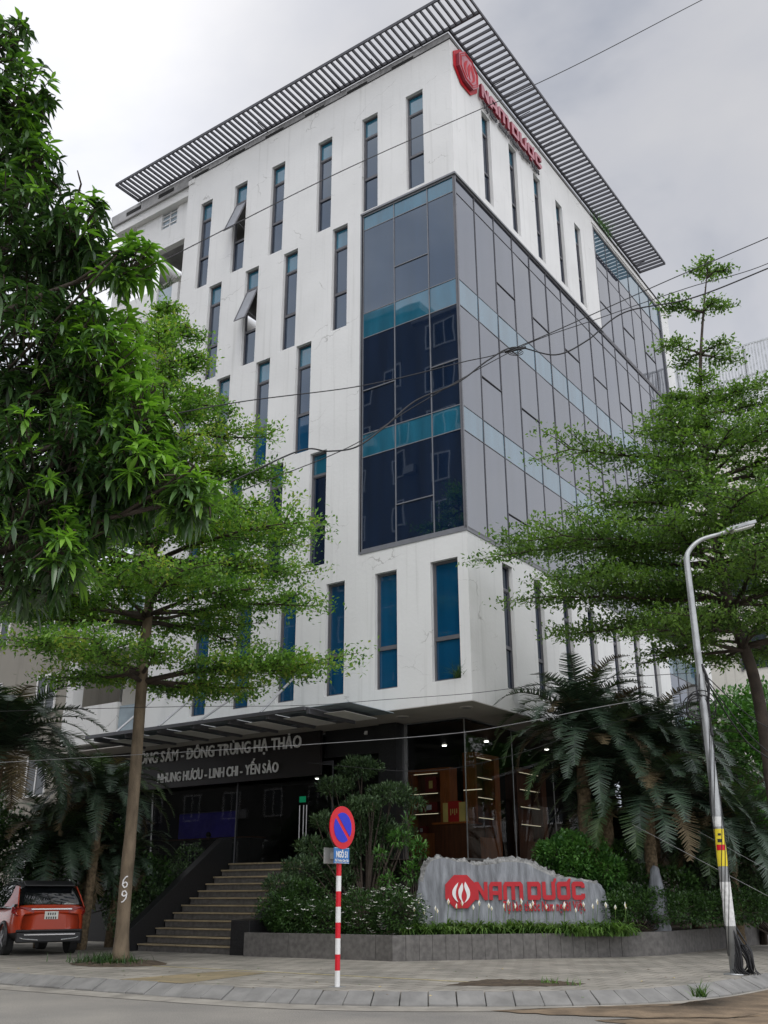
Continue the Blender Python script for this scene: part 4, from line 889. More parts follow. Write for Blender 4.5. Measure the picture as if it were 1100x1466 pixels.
mb = MB(); six = [(.05, .10), (.01, .09), (-.04, .03), (-.05, -.05), (-.01, -.10), (.04, -.08), (.05, -.03), (.01, 0), (-.04, -.03)]
for pts, zc_, dx in ((six, 1.62, -.02), ([(-x, -y) for x, y in six], 1.33, -.015)):
    for i in range(len(pts)-1):          # paint follows the round bark
        a, b = pts[i], pts[i+1]
        Pp = [Vector((-4.528, -7.42, 0))+tu*(x+dx)+td*math.sqrt(max(.0001, .150**2-(x+dx)**2))+Vector((0, 0, zc_+y*1.15)) for x, y in (a, b)]
        mb.tube(Pp, .0135, 6)
mb.build('painted_number', 'white', tl)
tier_tree('street_tree', 'broad layered tree right of the tower behind the lamp post with a thin leader above', (6.33, 1.7, 0),
 [(6.75, 2.2, -.03, .17), (6.85, 2.1, 3, .155), (6.85, 1.95, 6.1, .14), (6.49, 1.74, 8.4, .14), (6.41, 1.72, 11.3, .10), (6.46, 1.73, 13.4, .07), (6.6, 1.78, 15, .045), (6.85, 1.85, 16.6, .03), (7.15, 1.93, 18.2, .012)],
 [(7.2, 3.6, 3.0, 3.2, 3, 11), (8.3, 4.0, 3.7, 4.0, 3.4, 11), (9.4, 4.6, 4.3, 4.2, 3.6, 12), (10.6, 4.6, 3.2, 3.9, 3.4, 10), (11.7, 4.3, 2.6, 3.4, 3.2, 9), (12.6, 4.0, 2.1, 2.8, 2.8, 8), (13.5, 3.2, 1.3, 2.2, 2.2, 7), (14.2, 2.4, 1.0, 1.5, 1.5, 6), (15.6, 2.0, 1.1, .9, .9, 4), (16.9, .75, 1.05, .6, .6, 4), (18.1, .8, .7, .5, .5, 4)], 'leaft2', .118, 96, 'barkd',
 [((6.3, 1.7, 9.6), YAW+math.pi+.05, 5.1), ((6.4, 1.7, 11.9), YAW+math.pi-.1, 3.6), ((6.4, 1.7, 8.2), YAW+math.pi+.12, 4.5), ((6.5, 1.7, 7.5), YAW+math.pi-.25, 3.9)])
# ------------------------------------------------------------------ mango tree in the foreground (trunk outside the frame)
def mango_tree():
    base = at(-330, 1000, 7.4); base.z = -.04; t = thing('mango_tree', 'dense mango tree with long drooping glossy leaves filling the near left side', 'tree', tuple(base))
    # crown masses: pixel centre, distance, half sizes in metres, rosettes, share of young leaves
    A = [(-10, 60, 7.2, .34, .30, .40, 26, .25), (-25, 190, 7.4, .55, .55, .50, 70, .08), (35, 150, 7.2, .26, .3, .42, 26, .35), (50, 240, 7.2, .25, .3, .3, 26, .25), (20, 350, 7.3, .70, .8, .50, 120, .12), (110, 330, 7.0, .35, .4, .4, 40, .35), (185, 375, 6.7, .24, .22, .22, 22, .85),
         (40, 520, 7.2, .85, .9, .55, 150, .12), (150, 515, 6.9, .36, .5, .46, 62, .65), (205, 600, 6.8, .25, .35, .33, 40, .75), (70, 680, 7.1, .90, .9, .50, 150, .12), (200, 680, 6.8, .34, .45, .26, 44, .5), (272, 712, 6.6, .21, .25, .19, 26, .35),
         (20, 800, 7.0, .50, .7, .34, 64, .10), (85, 790, 6.6, .20, .3, .28, 24, .4), (-150, 300, 7.6, .8, .9, 1.2, 90, .05), (-160, 700, 7.4, .9, .9, 1.1, 110, .05), (150, 640, 7.3, .5, .5, .5, 60, .15), (-20, 640, 7.6, 1.0, .7, .9, 110, .0), (30, 470, 7.6, .8, .6, .7, 90, .0), (120, 755, 6.9, .25, .3, .2, 22, .6)]
    C, G, yng = [], [], []
    for px, py, d, rx, ry, rz, n, sh in A:
        n = int(n*2.0); c = at(px, py, d); q = unit(rng.normal(size=(n, 3)))*(rng.uniform(.15, 1, n)**.45)[:, None]
        for v in q:
            C.append(c+_X*v[0]*rx+_Y*v[1]*ry+Vector((0, 0, v[2]*rz))); G.append(_X*v[0]+_Y*v[1]+Vector((0, 0, v[2]*.8+.35)))
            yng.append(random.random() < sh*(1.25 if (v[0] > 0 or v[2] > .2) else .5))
    Vs = {0: [], 1: []}; tw = MB(); hub = at(-120, 620, 7.4)
    for c, gdir, y in zip(C, G, yng):
        g_ = gdir.normalized(); a = g_.orthogonal().normalized(); b = g_.cross(a); nl = random.randint(7, 15); sz = random.uniform(.78, 1.08)
        tw.tube([c-g_*.16-Vector((0, 0, .03)), c], [.006, .004], 4)
        for k in range(nl):
            an = k*2.4+random.uniform(-.3, .3); tilt = random.uniform(.6, 1.55) if y else random.uniform(.75, 1.9)
            dirv = (g_*math.cos(tilt)+(a*math.cos(an)+b*math.sin(an))*math.sin(tilt)).normalized()
            L = random.uniform(.080, .165)*sz; W_ = L*random.uniform(.22, .31); dr = random.uniform(.3, 1.0)*(.9 if y else 1.3)
            s = dirv.cross(Vector((0, 0, 1))); s = s.normalized() if s.length > .05 else a
            nrm = s.cross(dirv); p0 = c+g_*random.uniform(-.06, .03); P = []
            for tt, ww in ((0, .05), (.25, .8), (.5, 1), (.75, .72), (1, .02)):
                m = p0+dirv*(L*tt)-Vector((0, 0, dr*L*tt*tt*.6)); P += [m-s*W_*ww/2+nrm*W_*.12*ww, m-nrm*.0, m+s*W_*ww/2+nrm*W_*.12*ww]
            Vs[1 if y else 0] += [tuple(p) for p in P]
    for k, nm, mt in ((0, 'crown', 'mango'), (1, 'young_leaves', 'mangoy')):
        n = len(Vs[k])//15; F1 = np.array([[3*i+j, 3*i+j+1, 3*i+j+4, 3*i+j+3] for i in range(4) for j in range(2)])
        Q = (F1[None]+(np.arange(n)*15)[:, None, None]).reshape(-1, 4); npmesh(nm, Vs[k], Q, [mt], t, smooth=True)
    tw.build('twigs', 'barkd', t)
    mb = MB(); top = at(-120, 500, 7.4); mb.tube(spline([base, base+Vector((.05, .02, 1.5)), at(-260, 900, 7.4), at(-180, 700, 7.5), top, at(-60, 250, 7.4), at(-20, 60, 7.3)], 5), [.17, .165, .16, .155, .15, .145, .14, .135, .13, .125, .12, .11, .10, .09, .085, .08, .07, .06, .05, .045, .04, .035, .03, .025, .02, .018, .016, .014, .012, .01, .008], 10)
    for px, py, d, rx, ry, rz, n, sh in A:
        c = at(px, py, d); st = at(-200, min(860, py+180), 7.45); m = st.lerp(c, .55)+Vector((0, 0, random.uniform(-.05, .15))); mb.tube(spline([st, m, c], 5), [.045-.0038*i for i in range(11)], 6)
        for _ in range(5):
            e_ = c+_X*random.uniform(-1, 1)*rx+_Y*random.uniform(-1, 1)*ry+Vector((0, 0, random.uniform(-1, 1)*rz)); mb.tube(spline([m.lerp(c, .5), c.lerp(e_, .5)+Vector((0, 0, .06)), e_], 3), [.014, .012, .011, .010, .008, .007, .005], 5)
    mb.build('trunk', 'barkd', t, smooth=True)
mango_tree()
# ------------------------------------------------------------------ cycads and palms
def cycad(label, base, ht, nf, fl, lean=(0, 0), trunk_r=.14, droop=1.0, mat='cyc', up=.5, group='cycads and palms round the tower', stems=((0, 0),), name='cycad'):
    t = thing(name, label, 'palm', base, group=group); b = Vector(base); Vs, Qs, off, ms = [], [], 0, []
    tb = MB(); rc = MB(); tops = []
    for sx, sy in stems:
        tp = b+Vector((sx+lean[0], sy+lean[1], ht*(1 if (sx, sy) == stems[0] else .82))); tops.append(tp)
        S = spline([b+Vector((sx*.4, sy*.4, -.05)), b.lerp(tp, .5)+Vector((sx*.35+random.uniform(-.07, .07), sy*.3, 0)), tp], 8); tb.tube(S, [trunk_r*(1.12-.25*i/len(S)+(.10 if i % 2 else -.03)) for i in range(len(S))], 12)
    for tp in tops:
        m = nf//len(tops)
        for k in range(m):
            az = k*2.39996+random.uniform(-.25, .25); el = up+1.0*(1-k/m)**1.0*.9-.55*(k/m); L = fl*random.uniform(.8, 1.1)
            h = Vector((math.cos(az), math.sin(az), 0)); ns = 14; p = tp+h*.06; e_ = el; pts = [p.copy()]
            for i in range(ns): p = p+(h*math.cos(e_)+Vector((0, 0, math.sin(e_))))*(L/ns); e_ -= (droop*random.uniform(.8, 1.2))*1.55/ns*(.5+i/ns); pts.append(p.copy())
            rc.tube(pts[::2], [.016, .014, .012, .010, .009, .007, .006, .004], 4)
            S = np.array([tuple(q) for q in pts]); nl = 40; u = np.linspace(.10, 1, nl)*ns; i0 = np.minimum(u.astype(int), ns-1); fr = (u-i0)[:, None]
            P = S[i0]*(1-fr)+S[i0+1]*fr; T = unit(S[i0+1]-S[i0]); side = np.cross(T, [0, 0, 1.0]); side = unit(side+1e-6); nr = np.cross(side, T)
            wl = (.38*np.sin(np.clip(np.linspace(.12, 1.0, nl), 0, 1)**.8*2.75+.25)*fl/2.2+.04)
            for s in (-1, 1):
                D = unit(T*.42+side*s*.9+nr*.30+rng.normal(0, .07, (nl, 3))); tip = P+D*wl[:, None]; tip[:, 2] -= wl*.22
                w_ = T*(L/nl*.62); V = np.stack([P-w_*.7, P+w_*.7, tip+w_*.18, tip-w_*.18], 1).reshape(-1, 3); Vs.append(V); Qs.append(np.arange(4*nl).reshape(nl, 4)+off); off += 4*nl; ms += [1 if (k > m*.93 or (k*7) % 23 == 0) else (2 if (k*5) % 4 == 1 else 0)]*nl
    npmesh('fronds', np.concatenate(Vs), np.concatenate(Qs), [mat, 'dryf', 'cyc2'], t, ms); rc.build('frond_stalk', 'barkd', t); tb.build('trunk', 'cycb', t, smooth=True)
    return t
def gpt(px, py, d, z): p = at(px, py, d); return (p.x, p.y, z)
cycad('big cycad with two scaly trunks and wide drooping fronds in front of the showroom corner', gpt(842, 1200, 28.3, .45), 5.2, 96, 2.7, (.05, 0), .19, 1.25, stems=((0, 0), (.45, .15)), up=.6)
cycad('dark cycad with arching fronds right of the twin-trunk cycad', gpt(925, 1200, 29.6, .45), 4.7, 70, 2.7, (.3, .1), .17, 1.2)
cycad('low dark cycad whose long fronds sweep down beside the lamp post', gpt(935, 1230, 28.2, .45), 3.1, 64, 2.8, (0, 0), .16, 1.35)
cycad('slim palm with feathery tips against the white wall behind the lamp post', gpt(985, 1200, 31, .3), 4.4, 56, 2.5, (.1, 0), .12, 1.3)
cycad('dark palm standing at the far right behind the guy wires', gpt(1045, 1220, 30, .1), 2.8, 56, 2.6, (.1, 0), .13, 1.3)
cycad('squat cycad under the twin-trunk cycad beside the showroom glass', gpt(885, 1200, 30.2, .45), 2.2, 50, 2.4, (0, 0), .15, 1.3)
cycad('grey-green palm with broad arching fronds at the far left above the car', gpt(-22, 1200, 28.5, .0), 4.9, 70, 2.9, (.2, 0), .14, 1.15)
cycad('palm with a bare grey trunk standing behind the red car', gpt(122, 1300, 30.3, .0), 3.9, 60, 2.2, (.1, .1), .12, 1.3)
cycad('short palm in the shade between the car and the steps', gpt(160, 1300, 31.5, .0), 2.3, 50, 1.8, (.1, .1), .11, 1.3)
cycad('low palm clump behind the roof of the red car', gpt(60, 1300, 31.5, .0), 2.6, 56, 2.6, (.1, .1), .11, 1.3)
# ------------------------------------------------------------------ planter shrubs
def el(px, py, d, rx, ry, rz): p = at(px, py, d); return (p.x, p.y, p.z, rx, ry, rz)
# cloud-pruned podocarpus
pads = [el(515, 1100, 28.2, .62, .55, .30), el(480, 1126, 28.2, .55, .5, .24), el(560, 1136, 28.0, .70, .55, .26), el(592, 1152, 28.0, .34, .4, .18), el(520, 1152, 27.6, .5, .55, .20), el(468, 1176, 28.0, .42, .45, .24), el(572, 1192, 28.2, .42, .45, .2), el(446, 1212, 27.8, .36, .45, .24), el(505, 1216, 28.2, .45, .45, .22), el(432, 1245, 27.4, .55, .5, .30), el(405, 1270, 27.0, .5, .5, .3), el(548, 1238, 28.3, .4, .45, .26), el(480, 1260, 28, .6, .5, .3), el(515, 1180, 28.4, .75, .6, .75), el(480, 1235, 28.3, .8, .6, .6), el(545, 1195, 28.4, .55, .5, .5)]
bush('cloud_pruned_tree', 'cloud pruned dark green conifer shrub standing right of the steps', 'tree', (-3.2, -.4, .45), pads, 19000, .14, .040, 'pine', .045, up=.8, part='crown')
bush('hedge', 'clipped dark hedge dotted with tiny white flowers left of the stone sign', 'hedge', (-2.4, -2.3, .46), [(-1.15, -2.0, .95, .75, .7, .55), (-1.9, -2.4, .92, .75, .7, .58), (-2.7, -2.75, .85, .8, .65, .45), (-3.5, -3.0, .85, .75, .6, .42), (-4.0, -2.9, 1.0, .6, .6, .45), (-3.9, -2.2, 1.2, .7, .7, .55)], 15000, .085, .045, 'hedge', .02, 130, .10, floor=.48)
bush('leafy_shrub', 'bright green leafy shrub leaning over the right shoulder of the stone sign', 'shrub', (1.9, 1.9, .45), [el(800, 1222, 27.3, .62, .6, .36), el(840, 1222, 27.3, .65, .6, .44), el(872, 1248, 27.2, .42, .5, .40), el(825, 1245, 27.1, .62, .5, .36), el(885, 1285, 27.2, .3, .4, .40), el(815, 1204, 27.4, .4, .45, .24)], 11000, .12, .062, 'hedgel', .03)
bush('hedge', 'low dark hedge running right from the stone sign to the lamp post', 'hedge', (3.2, 2.0, .46), [el(885, 1300, 26.3, .55, .5, .38), el(905, 1290, 26.8, .6, .5, .4), el(945, 1298, 27.0, .7, .6, .40), el(985, 1300, 27.6, .7, .6, .40), el(1025, 1300, 28.2, .7, .6, .42), el(1065, 1298, 29, .7, .6, .45), el(1110, 1296, 30, .7, .6, .45)], 13000, .085, .045, 'hedge', .02, 12, .04, floor=.48)
bush('hedge', 'dim sloping hedge behind the black ramp wall left of the steps', 'hedge', (-9.6, -1.6, .1), [(-9.3, -3.0, .7, .5, .7, .5), (-9.3, -2.2, 1.15, .5, .7, .55), (-9.4, -1.3, 1.7, .6, .7, .6), (-9.6, -.5, 2.2, .7, .6, .65), (-10.4, -1.2, 1.2, .9, .8, .8), (-11.6, -1.0, 1.0, 1, .8, .8)], 9000, .10, .05, 'pine', .02)
bush('flowering_sapling', 'thin loose sapling with pale leaf tips left of the stone sign', 'shrub', (-1.2, -1.2, .46), [el(585, 1175, 27.0, .12, .12, .16), el(572, 1200, 27, .3, .25, .2), el(545, 1222, 26.8, .18, .15, .1), el(590, 1250, 26.6, .22, .2, .3), el(555, 1262, 26.6, .25, .2, .16), el(600, 1215, 26.8, .22, .2, .25)], 900, .16, .045, 'hedgel', .014)
bush('undergrowth_shrub', 'dark rounded shrub under the cycads left of the small upright rock', 'shrub', (2.9, 3.0, .45), [el(905, 1265, 28, .5, .5, .5), el(890, 1225, 28.3, .4, .4, .4), el(965, 1270, 28.5, .7, .5, .5)], 4500, .13, .06, 'hedge', .02)
bush('undergrowth_shrub', 'dark shrub mass at the right end behind the lamp post', 'shrub', (5.0, 8.0, .1), [el(1015, 1265, 30, .8, .7, .8), el(1060, 1250, 31, .9, .7, .9), el(1105, 1245, 31, 1.0, .8, 1.1), el(990, 1230, 31, .7, .6, .7)], 7000, .15, .07, 'pine', .03)
bush('undergrowth_shrub', 'dark tall shrub screen behind the red car at the far left', 'shrub', (-15.5, -3, 0), [el(20, 1235, 32, 1.5, .8, 1.3), el(90, 1225, 32, 1.4, .8, 1.3), el(160, 1240, 32, 1.2, .7, 1.2), el(215, 1270, 31, .8, .6, .8), el(-40, 1200, 32, 1.5, .9, 1.8)], 14000, .17, .08, 'hedge', .03)
# peace lilies in front of the stone
def lily(lbl, p, rz, s, nfl, src=[None]):
    if src[0] is None:
        t = thing('peace_lily', lbl, 'flower', (0, 0, 0), group='peace lilies along the stone sign'); V = []; Q = []
        for k in range(70):
            az = random.uniform(0, 6.283); L = random.uniform(.42, .80); e_ = random.uniform(.75, 1.45); h = np.array([math.cos(az), math.sin(az), 0]); sd = np.array([-h[1], h[0], 0]); q = np.array([random.gauss(0, .11), random.gauss(0, .09), 0]); i0 = len(V); w_ = random.uniform(.018, .034)
            for j in range(6):
                V += [q-sd*w_*(1-(j/5.2)**2), q+sd*w_*(1-(j/5.2)**2)]; q = q+(h*math.cos(e_)+np.array([0, 0, math.sin(e_)]))*L/5; e_ -= .42
            for j in range(5): Q.append([i0+2*j, i0+2*j+1, i0+2*j+3, i0+2*j+2])
        npmesh('leaves', V, np.array(Q), ['lily'], t, smooth=True)
        for fx, fy, fz in ((.07, -.12, .62),):
            mb = MB(); mb.tube([(fx*.4, fy*.4, .05), (fx, fy, fz)], .006, 5, 1)
            for j in range(6):
                a0, a1 = -1.1+j*.37, -1.1+(j+1)*.37; f = lambda a, r, z: (fx+r*math.sin(a), fy+.01+r*(.5-.7*math.cos(a)), fz+z)
                mb.add([f(a0, .008, 0), f(a1, .008, 0), f(a1, .038, .055), f(a0, .038, .055)], [[0, 1, 2, 3]]); mb.add([f(a0, .038, .055), f(a1, .038, .055), (fx, fy+.005, fz+.13)], [[0, 1, 2]])
            mb.tube([(fx, fy-.005, fz+.005), (fx, fy-.008, fz+.075)], .008, 5, 2)
            mb.build('bloom', ['flower', 'lily', 'goldbox'], t)
        src[0] = t
    r = src[0]
    if src[0].get('used'):
        r = src[0].copy(); COL.objects.link(r)
        for c in list(src[0].children):
            d = c.copy(); COL.objects.link(d); d.parent = r
    src[0]['used'] = 1
    r['label'] = lbl; r.location = p; r.rotation_euler = (0, 0, rz); r.scale = (s, s, s)
for i in range(30):
    u_ = -.15+i*.175+random.uniform(-.06, .06); row = i % 2
    p = SO+SU*u_+SN*((.28 if row else .75)+random.uniform(-.08, .08)); p.z = .45
    lily('peace lily clump with strap leaves and white blooms in front of the stone sign', tuple(p), random.uniform(-1.0, 1.0)+YAW, random.uniform(.8, 1.05)*(1.10 if row else .95), 1)
# small upright rock
def rock(name, label, c, sx, sy, h, mat):
    V = []; Q = []; n = 14; m = 9
    for i in range(m):
        z = h*i/(m-1); f = (1-.62*(i/(m-1))**1.6)
        for j in range(n): a = 6.283*j/n; r = f*random.uniform(.86, 1.1); V.append((c[0]+sx*r*math.cos(a)+.06*z*math.sin(c[0]*9), c[1]+sy*r*math.sin(a), c[2]+z+random.gauss(0, .03)))
    for i in range(m-1):
        for j in range(n): Q.append([i*n+j, i*n+(j+1) % n, (i+1)*n+(j+1) % n, (i+1)*n+j])
    V.append((c[0], c[1], c[2]+h*1.06)); T = [[(m-1)*n+j, (m-1)*n+(j+1) % n, len(V)-1] for j in range(n)]
    return tag(npmesh(name, V, [np.array(Q), np.array(T)], [mat], smooth=False), label, 'rock')
rock('garden_rock', 'small pointed grey rock standing up out of the right hedge', gpt(940, 1290, 27.4, .4), .30, .24, 1.55, 'rock')
# weeds and litter
def tuft(name, label, c, n, L, spread, mat='lily', kind=None, cat='grass'):
    V = []; Q = []
    for k in range(n):
        q = np.array([c[0]+random.gauss(0, spread[0]), c[1]+random.gauss(0, spread[1]), c[2]]); az = random.uniform(0, 6.283); e_ = random.uniform(.5, 1.45); h = np.array([math.cos(az), math.sin(az), 0]); s = np.array([-h[1], h[0], 0]); l = L*random.uniform(.5, 1.2); w_ = random.uniform(.006, .014); i0 = len(V)
        for j in range(4): V += [q-s*w_*(1-j/3.1), q+s*w_*(1-j/3.1)]; q = q+(h*math.cos(e_)+np.array([0, 0, math.sin(e_)]))*l/3; e_ -= .35
        for j in range(3): Q.append([i0+2*j, i0+2*j+1, i0+2*j+3, i0+2*j+2])
    return tag(npmesh(name, V, np.array(Q), [mat]), label, cat, kind=kind)
blob('tree_pit_soil', [(-5.5, -8.0), (-4.6, -8.35), (-3.7, -8.1), (-3.4, -7.3), (-3.9, -6.7), (-5.0, -6.6), (-5.7, -7.2)], .002, 'soil', .04, kind='structure', thick=.05)
tuft('weeds', 'weeds growing round the foot of the numbered tree', (-4.7, -7.6, .03), 700, .26, (.40, .26), 'hedge', 'stuff')
tuft('weeds', 'weeds growing in the broken pavement', (5.5, -7.2, .01), 40, .14, (.22, .1), 'lily', 'stuff')
pk = gp(1003, 1424, -.05); tuft('weed_tuft', 'green grass tuft sprouting between the corner kerb stones', (pk.x, pk.y, -.08), 60, .30, (.05, .05), 'lily', cat='weed')
tuft('sill_fern', 'small fern growing on the sill of the last slit window before the corner', (-.42, .06, 6.85), 110, .62, (.06, .02), 'hedge', cat='plant')
tuft('sill_fern', 'green plant drooping over the right roof edge under the louvers', (.02, 13.2, 29.5), 160, .75, (.08, .5), 'hedgel', cat='plant')
tuft('sill_fern', 'dry trailing plant in the top balcony box at far left', (-14.3, .45, 24.95), 120, .5, (.35, .06), 'pine', cat='plant')
for i in range(60):
    p = gp(random.uniform(0, 1100), random.uniform(1385, 1440), 0)
    if p.y < -10.2 or p.x > 7.2: continue
    a = random.uniform(0, 6.28); s = random.uniform(.04, .09); c, s_ = math.cos(a)*s, math.sin(a)*s
    tag(MB().quad((p.x, p.y, .007), (p.x+c*.5-s_*.35, p.y+s_*.5+c*.35, .016), (p.x+c, p.y+s_, .009), (p.x+c*.5+s_*.35, p.y+s_*.5-c*.35, .014)).build('fallen_leaf', random.choice(['dirt', 'lily', 'goldbox'])), 'tiny dry fallen leaf lying on the pavement', 'leaf', 'fallen leaves on the pavement')

# ------------------------------------------------------------------ no-parking sign
sx, sy = 2.83, -9.42
t = thing('traffic_sign', 'round blue no parking sign on red and white banded pole with blue plate', 'sign', (sx, sy, 0))
mb = MB(); nb = 9; hb = .232
for k in range(nb): mb.tube([(sx, sy, k*hb-(.02 if k == 0 else 0)), (sx, sy, (k+1)*hb)], .042, 16, 0 if k % 2 == 0 else 1)
mb.tube([(sx, sy, nb*hb), (sx, sy, 2.62)], .030, 12, 2); mb.box((sx-.10, sy-.10, -.01), (sx+.10, sy+.10, .006), 2)
mb.build('pole', ['swhite', 'sred', 'galv'], t, smooth=False)
u, n, zc = Vector((0, 1, 0)), Vector((1, 0, 0)), 2.37
circ = lambda r, k=48: [(r*math.cos(6.2832*i/k), r*math.sin(6.2832*i/k)) for i in range(k)]
O = Vector((sx+.06, sy, zc)); R = .335
mb = MB(); place(mb, outlines([circ(R)], .018), O, u, (0, 0, 1), n); dsc = mb.build('disc', 'sred', t)
mb = MB(); place(mb, outlines([circ(R-.01)], .006), O-n*.014, u, (0, 0, 1), n); mb.build('disc_back', 'sgrey', t)
def segs(r, off, up):
    a = math.acos(off/r); k = 24; c = 2.356-1.5708; base = c if up else c+math.pi
    return [(r*math.cos(base-a+2*a*i/k), r*math.sin(base-a+2*a*i/k)) for i in range(k+1)]
mb = MB()
for up in (1, 0): place(mb, outlines([segs(R*.70, .035, up)], .006), O+n*.012, u, (0, 0, 1), n, 0)
mb.build('blue_field', 'sblue', dsc)
zp = 1.935
mb = MB().box((sx+.045, sy-.20, zp-.122), (sx+.057, sy+.20, zp+.122)); pl = mb.build('street_plate', 'pblue', t)
mb = MB(); place(mb, textmesh('NGÕ 51', .135, .002, .30, .004), (sx+.060, sy-.15, zp-.03), u, (0, 0, 1), n); place(mb, vtext('Phố Trương Công Giai', .055, .002, .36, .001), (sx+.060, sy-.18, zp-.095), u, (0, 0, 1), n)
for z in (zp-.117, zp+.112): mb.box((sx+.058, sy-.195, z), (sx+.0595, sy+.195, z+.005))
mb.build('plate_lettering', 'swhite', pl)
MB().box((sx-.16, sy-.20, zp-.122), (sx-.148, sy+.20, zp+.122)).box((sx-.15, sy-.04, zp-.05), (sx-.03, sy+.04, zp+.05)).build('rear_plate', 'sgrey', t)
# ------------------------------------------------------------------ street lamp
lx, ly = 7.19, -3.42
t = thing('street_lamp', 'galvanised street lamp with curved arm and yellow sticker on its post', 'street lamp', (lx, ly, 0))
adir = (_X*.99+_Y*.05).normalized()
pts = [Vector((lx, ly, -.02)), Vector((lx, ly, 2)), Vector((lx, ly, 4.5)), Vector((lx, ly, 6.9)), Vector((lx, ly, 7.75))]
arm = spline([Vector((lx, ly, 7.75)), Vector((lx, ly, 7.98))+adir*.06, Vector((lx, ly, 8.24))+adir*.34, Vector((lx, ly, 8.40))+adir*.82], 6)
MB().tube(pts+arm[1:], [.098, .09, .078, .066, .062]+[.058-.0012*i for i in range(len(arm)-1)], 14).box((lx-.17, ly-.17, -.01), (lx+.17, ly+.17, .02)).build('pole', 'galv', t, smooth=True)
hs = arm[-1]; hd = (arm[-1]-arm[-2]).normalized(); hu = hd.cross(Vector((0, 0, 1))).normalized(); hn = hu.cross(hd)
mb = MB(); mb.tube([hs-hd*.05, hs+hd*.12], .045, 10); mb.obox(hs+hd*.42+hn*.02, hd*.34, hu*.13, hn*.035); mb.obox(hs+hd*.47-hn*.03, hd*.24, hu*.10, hn*.02, 1)
for k in range(7): mb.obox(hs+hd*(.2+k*.07)+hn*.065, hd*.008, hu*.11, hn*.022)
mb.build('lamp_head', ['galv', 'white'], t, bevel=.012)
def wrap(z0, z1, r, a0, a1, mi, mb):
    n_ = 10; P = [(lx+r*math.cos(a0+(a1-a0)*i/n_), ly+r*math.sin(a0+(a1-a0)*i/n_)) for i in range(n_+1)]
    for i in range(n_): mb.quad((*P[i], z0), (*P[i+1], z0), (*P[i+1], z1), (*P[i], z1), mi)
av = math.atan2(CAM.y-ly, CAM.x-lx); mb = MB()
wrap(1.82, 2.48, .0945, av-1.5, av+1.3, 0, mb); wrap(2.52, 2.70, .0925, av-1.2, av+.9, 1, mb); wrap(2.10, 2.20, .0965, av-.9, av+.8, 2, mb); wrap(2.24, 2.30, .0965, av-.5, av+.4, 3, mb); wrap(2.36, 2.40, .0965, av-.3, av+.3, 3, mb)
wrap(.80, 1.55, .0985, av-1.4, av+1.2, 1, mb)
mb.build('sticker', ['stick', 'paper', 'sred', 'ink'], t)
def coil(name, lbl, c, r, n, ax, rad, parent):
    mb = MB()
    for _ in range(n):
        a = Vector(ax)+Vector([random.gauss(0, .18) for _ in range(3)]); a.normalize(); p = a.orthogonal().normalized(); q = a.cross(p); rr = r*random.uniform(.75, 1.15); cc = Vector(c)+Vector([random.gauss(0, r*.15) for _ in range(3)])
        mb.tube([cc+(p*math.cos(k*.3142)+q*math.sin(k*.3142))*rr for k in range(21)], rad, 5)
    return mb.build(name, 'cable', parent)
o_ = coil('cable_coil', '', (lx-.08, ly-.05, 4.75), .24, 5, tuple(-(CAM-Vector((lx, ly, 4.7)))), .011, None); tag(o_, 'loose black cable coil hanging on the lamp post at mid height', 'cable')
mb = MB()
for k in range(46):
    a = random.uniform(0, 6.28); r = random.uniform(.10, .19); z = random.uniform(.45, .8); s_ = random.uniform(.10, .20); c = Vector((lx+.14, ly+.02, 0))
    mb.tube(spline([c+Vector((math.cos(a)*.06-.10, math.sin(a)*.06, z)), c+Vector((math.cos(a)*r*.8, math.sin(a)*r*.8, z*.55)), c+Vector((math.cos(a)*r, math.sin(a)*r, .12)), c+Vector((math.cos(a+.6)*r*1.05, math.sin(a+.6)*r*1.05, .02))], 4), .014, 5)
for k in range(6):
    a = random.uniform(-1.5, 1.0); mb.tube(spline([Vector((lx+.1, ly, .5)), Vector((lx+.32, ly+.25*math.sin(a), .45)), Vector((lx+.38, ly-.1, .12)), Vector((lx+.25+.2*math.cos(a), ly+.4*math.sin(a), .02))], 5), .007, 5)
tag(mb.build('cable_bundle', 'cable', smooth=True), 'fat tangle of black cables bunched at the foot of the lamp post', 'cable')
mb = MB()
for k in range(6):
    a = random.uniform(0, 6.28); mb.tube([(lx+math.cos(a+z*1.4)*.10, ly+math.sin(a+z*1.4)*.10, z) for z in np.linspace(.3, 5.4, 30)], .008, 4)
mb.tube(spline([(lx+.06, ly-.02, 5.6), (lx+.14, ly, 5.2), (lx+.05, ly, 4.6), (lx+.1, ly, 4.2)], 6), .03, 6)
tag(mb.build('pole_cables', 'cable'), 'thin black cables winding up the lamp post', 'cable')
# ------------------------------------------------------------------ overhead cables
def wire(lbl, pts, r, mat='cable', n=10): return tag(MB().tube(spline(pts, n), r, 6).build('overhead_cable', mat, smooth=True), lbl, 'cable')
wire('topmost thin cable crossing the sky and the upper windows', [at(1250, -125, 19), at(1005, 0, 18), at(790, 110, 17), at(500, 240, 15.5), at(240, 370, 14), at(-60, 520, 13)], .010)
wire('straight cable dropping across the glass corner and the white wall to the left tree', [at(1250, 275, 20), at(1100, 340, 19.5), at(960, 400, 19), at(745, 495, 18), at(660, 519, 17.6), at(520, 552, 17), at(340, 576, 16), at(150, 612, 15)], .011)
wire('thin cable from upper right sloping down to the knot and on to the left', [at(1250, 300, 20), at(1100, 377, 19.6), at(985, 412, 19), at(860, 455, 18.5), at(745, 497, 18), at(600, 578, 17.5), at(500, 640, 17), at(340, 705, 16.3), at(120, 800, 15)], .009)
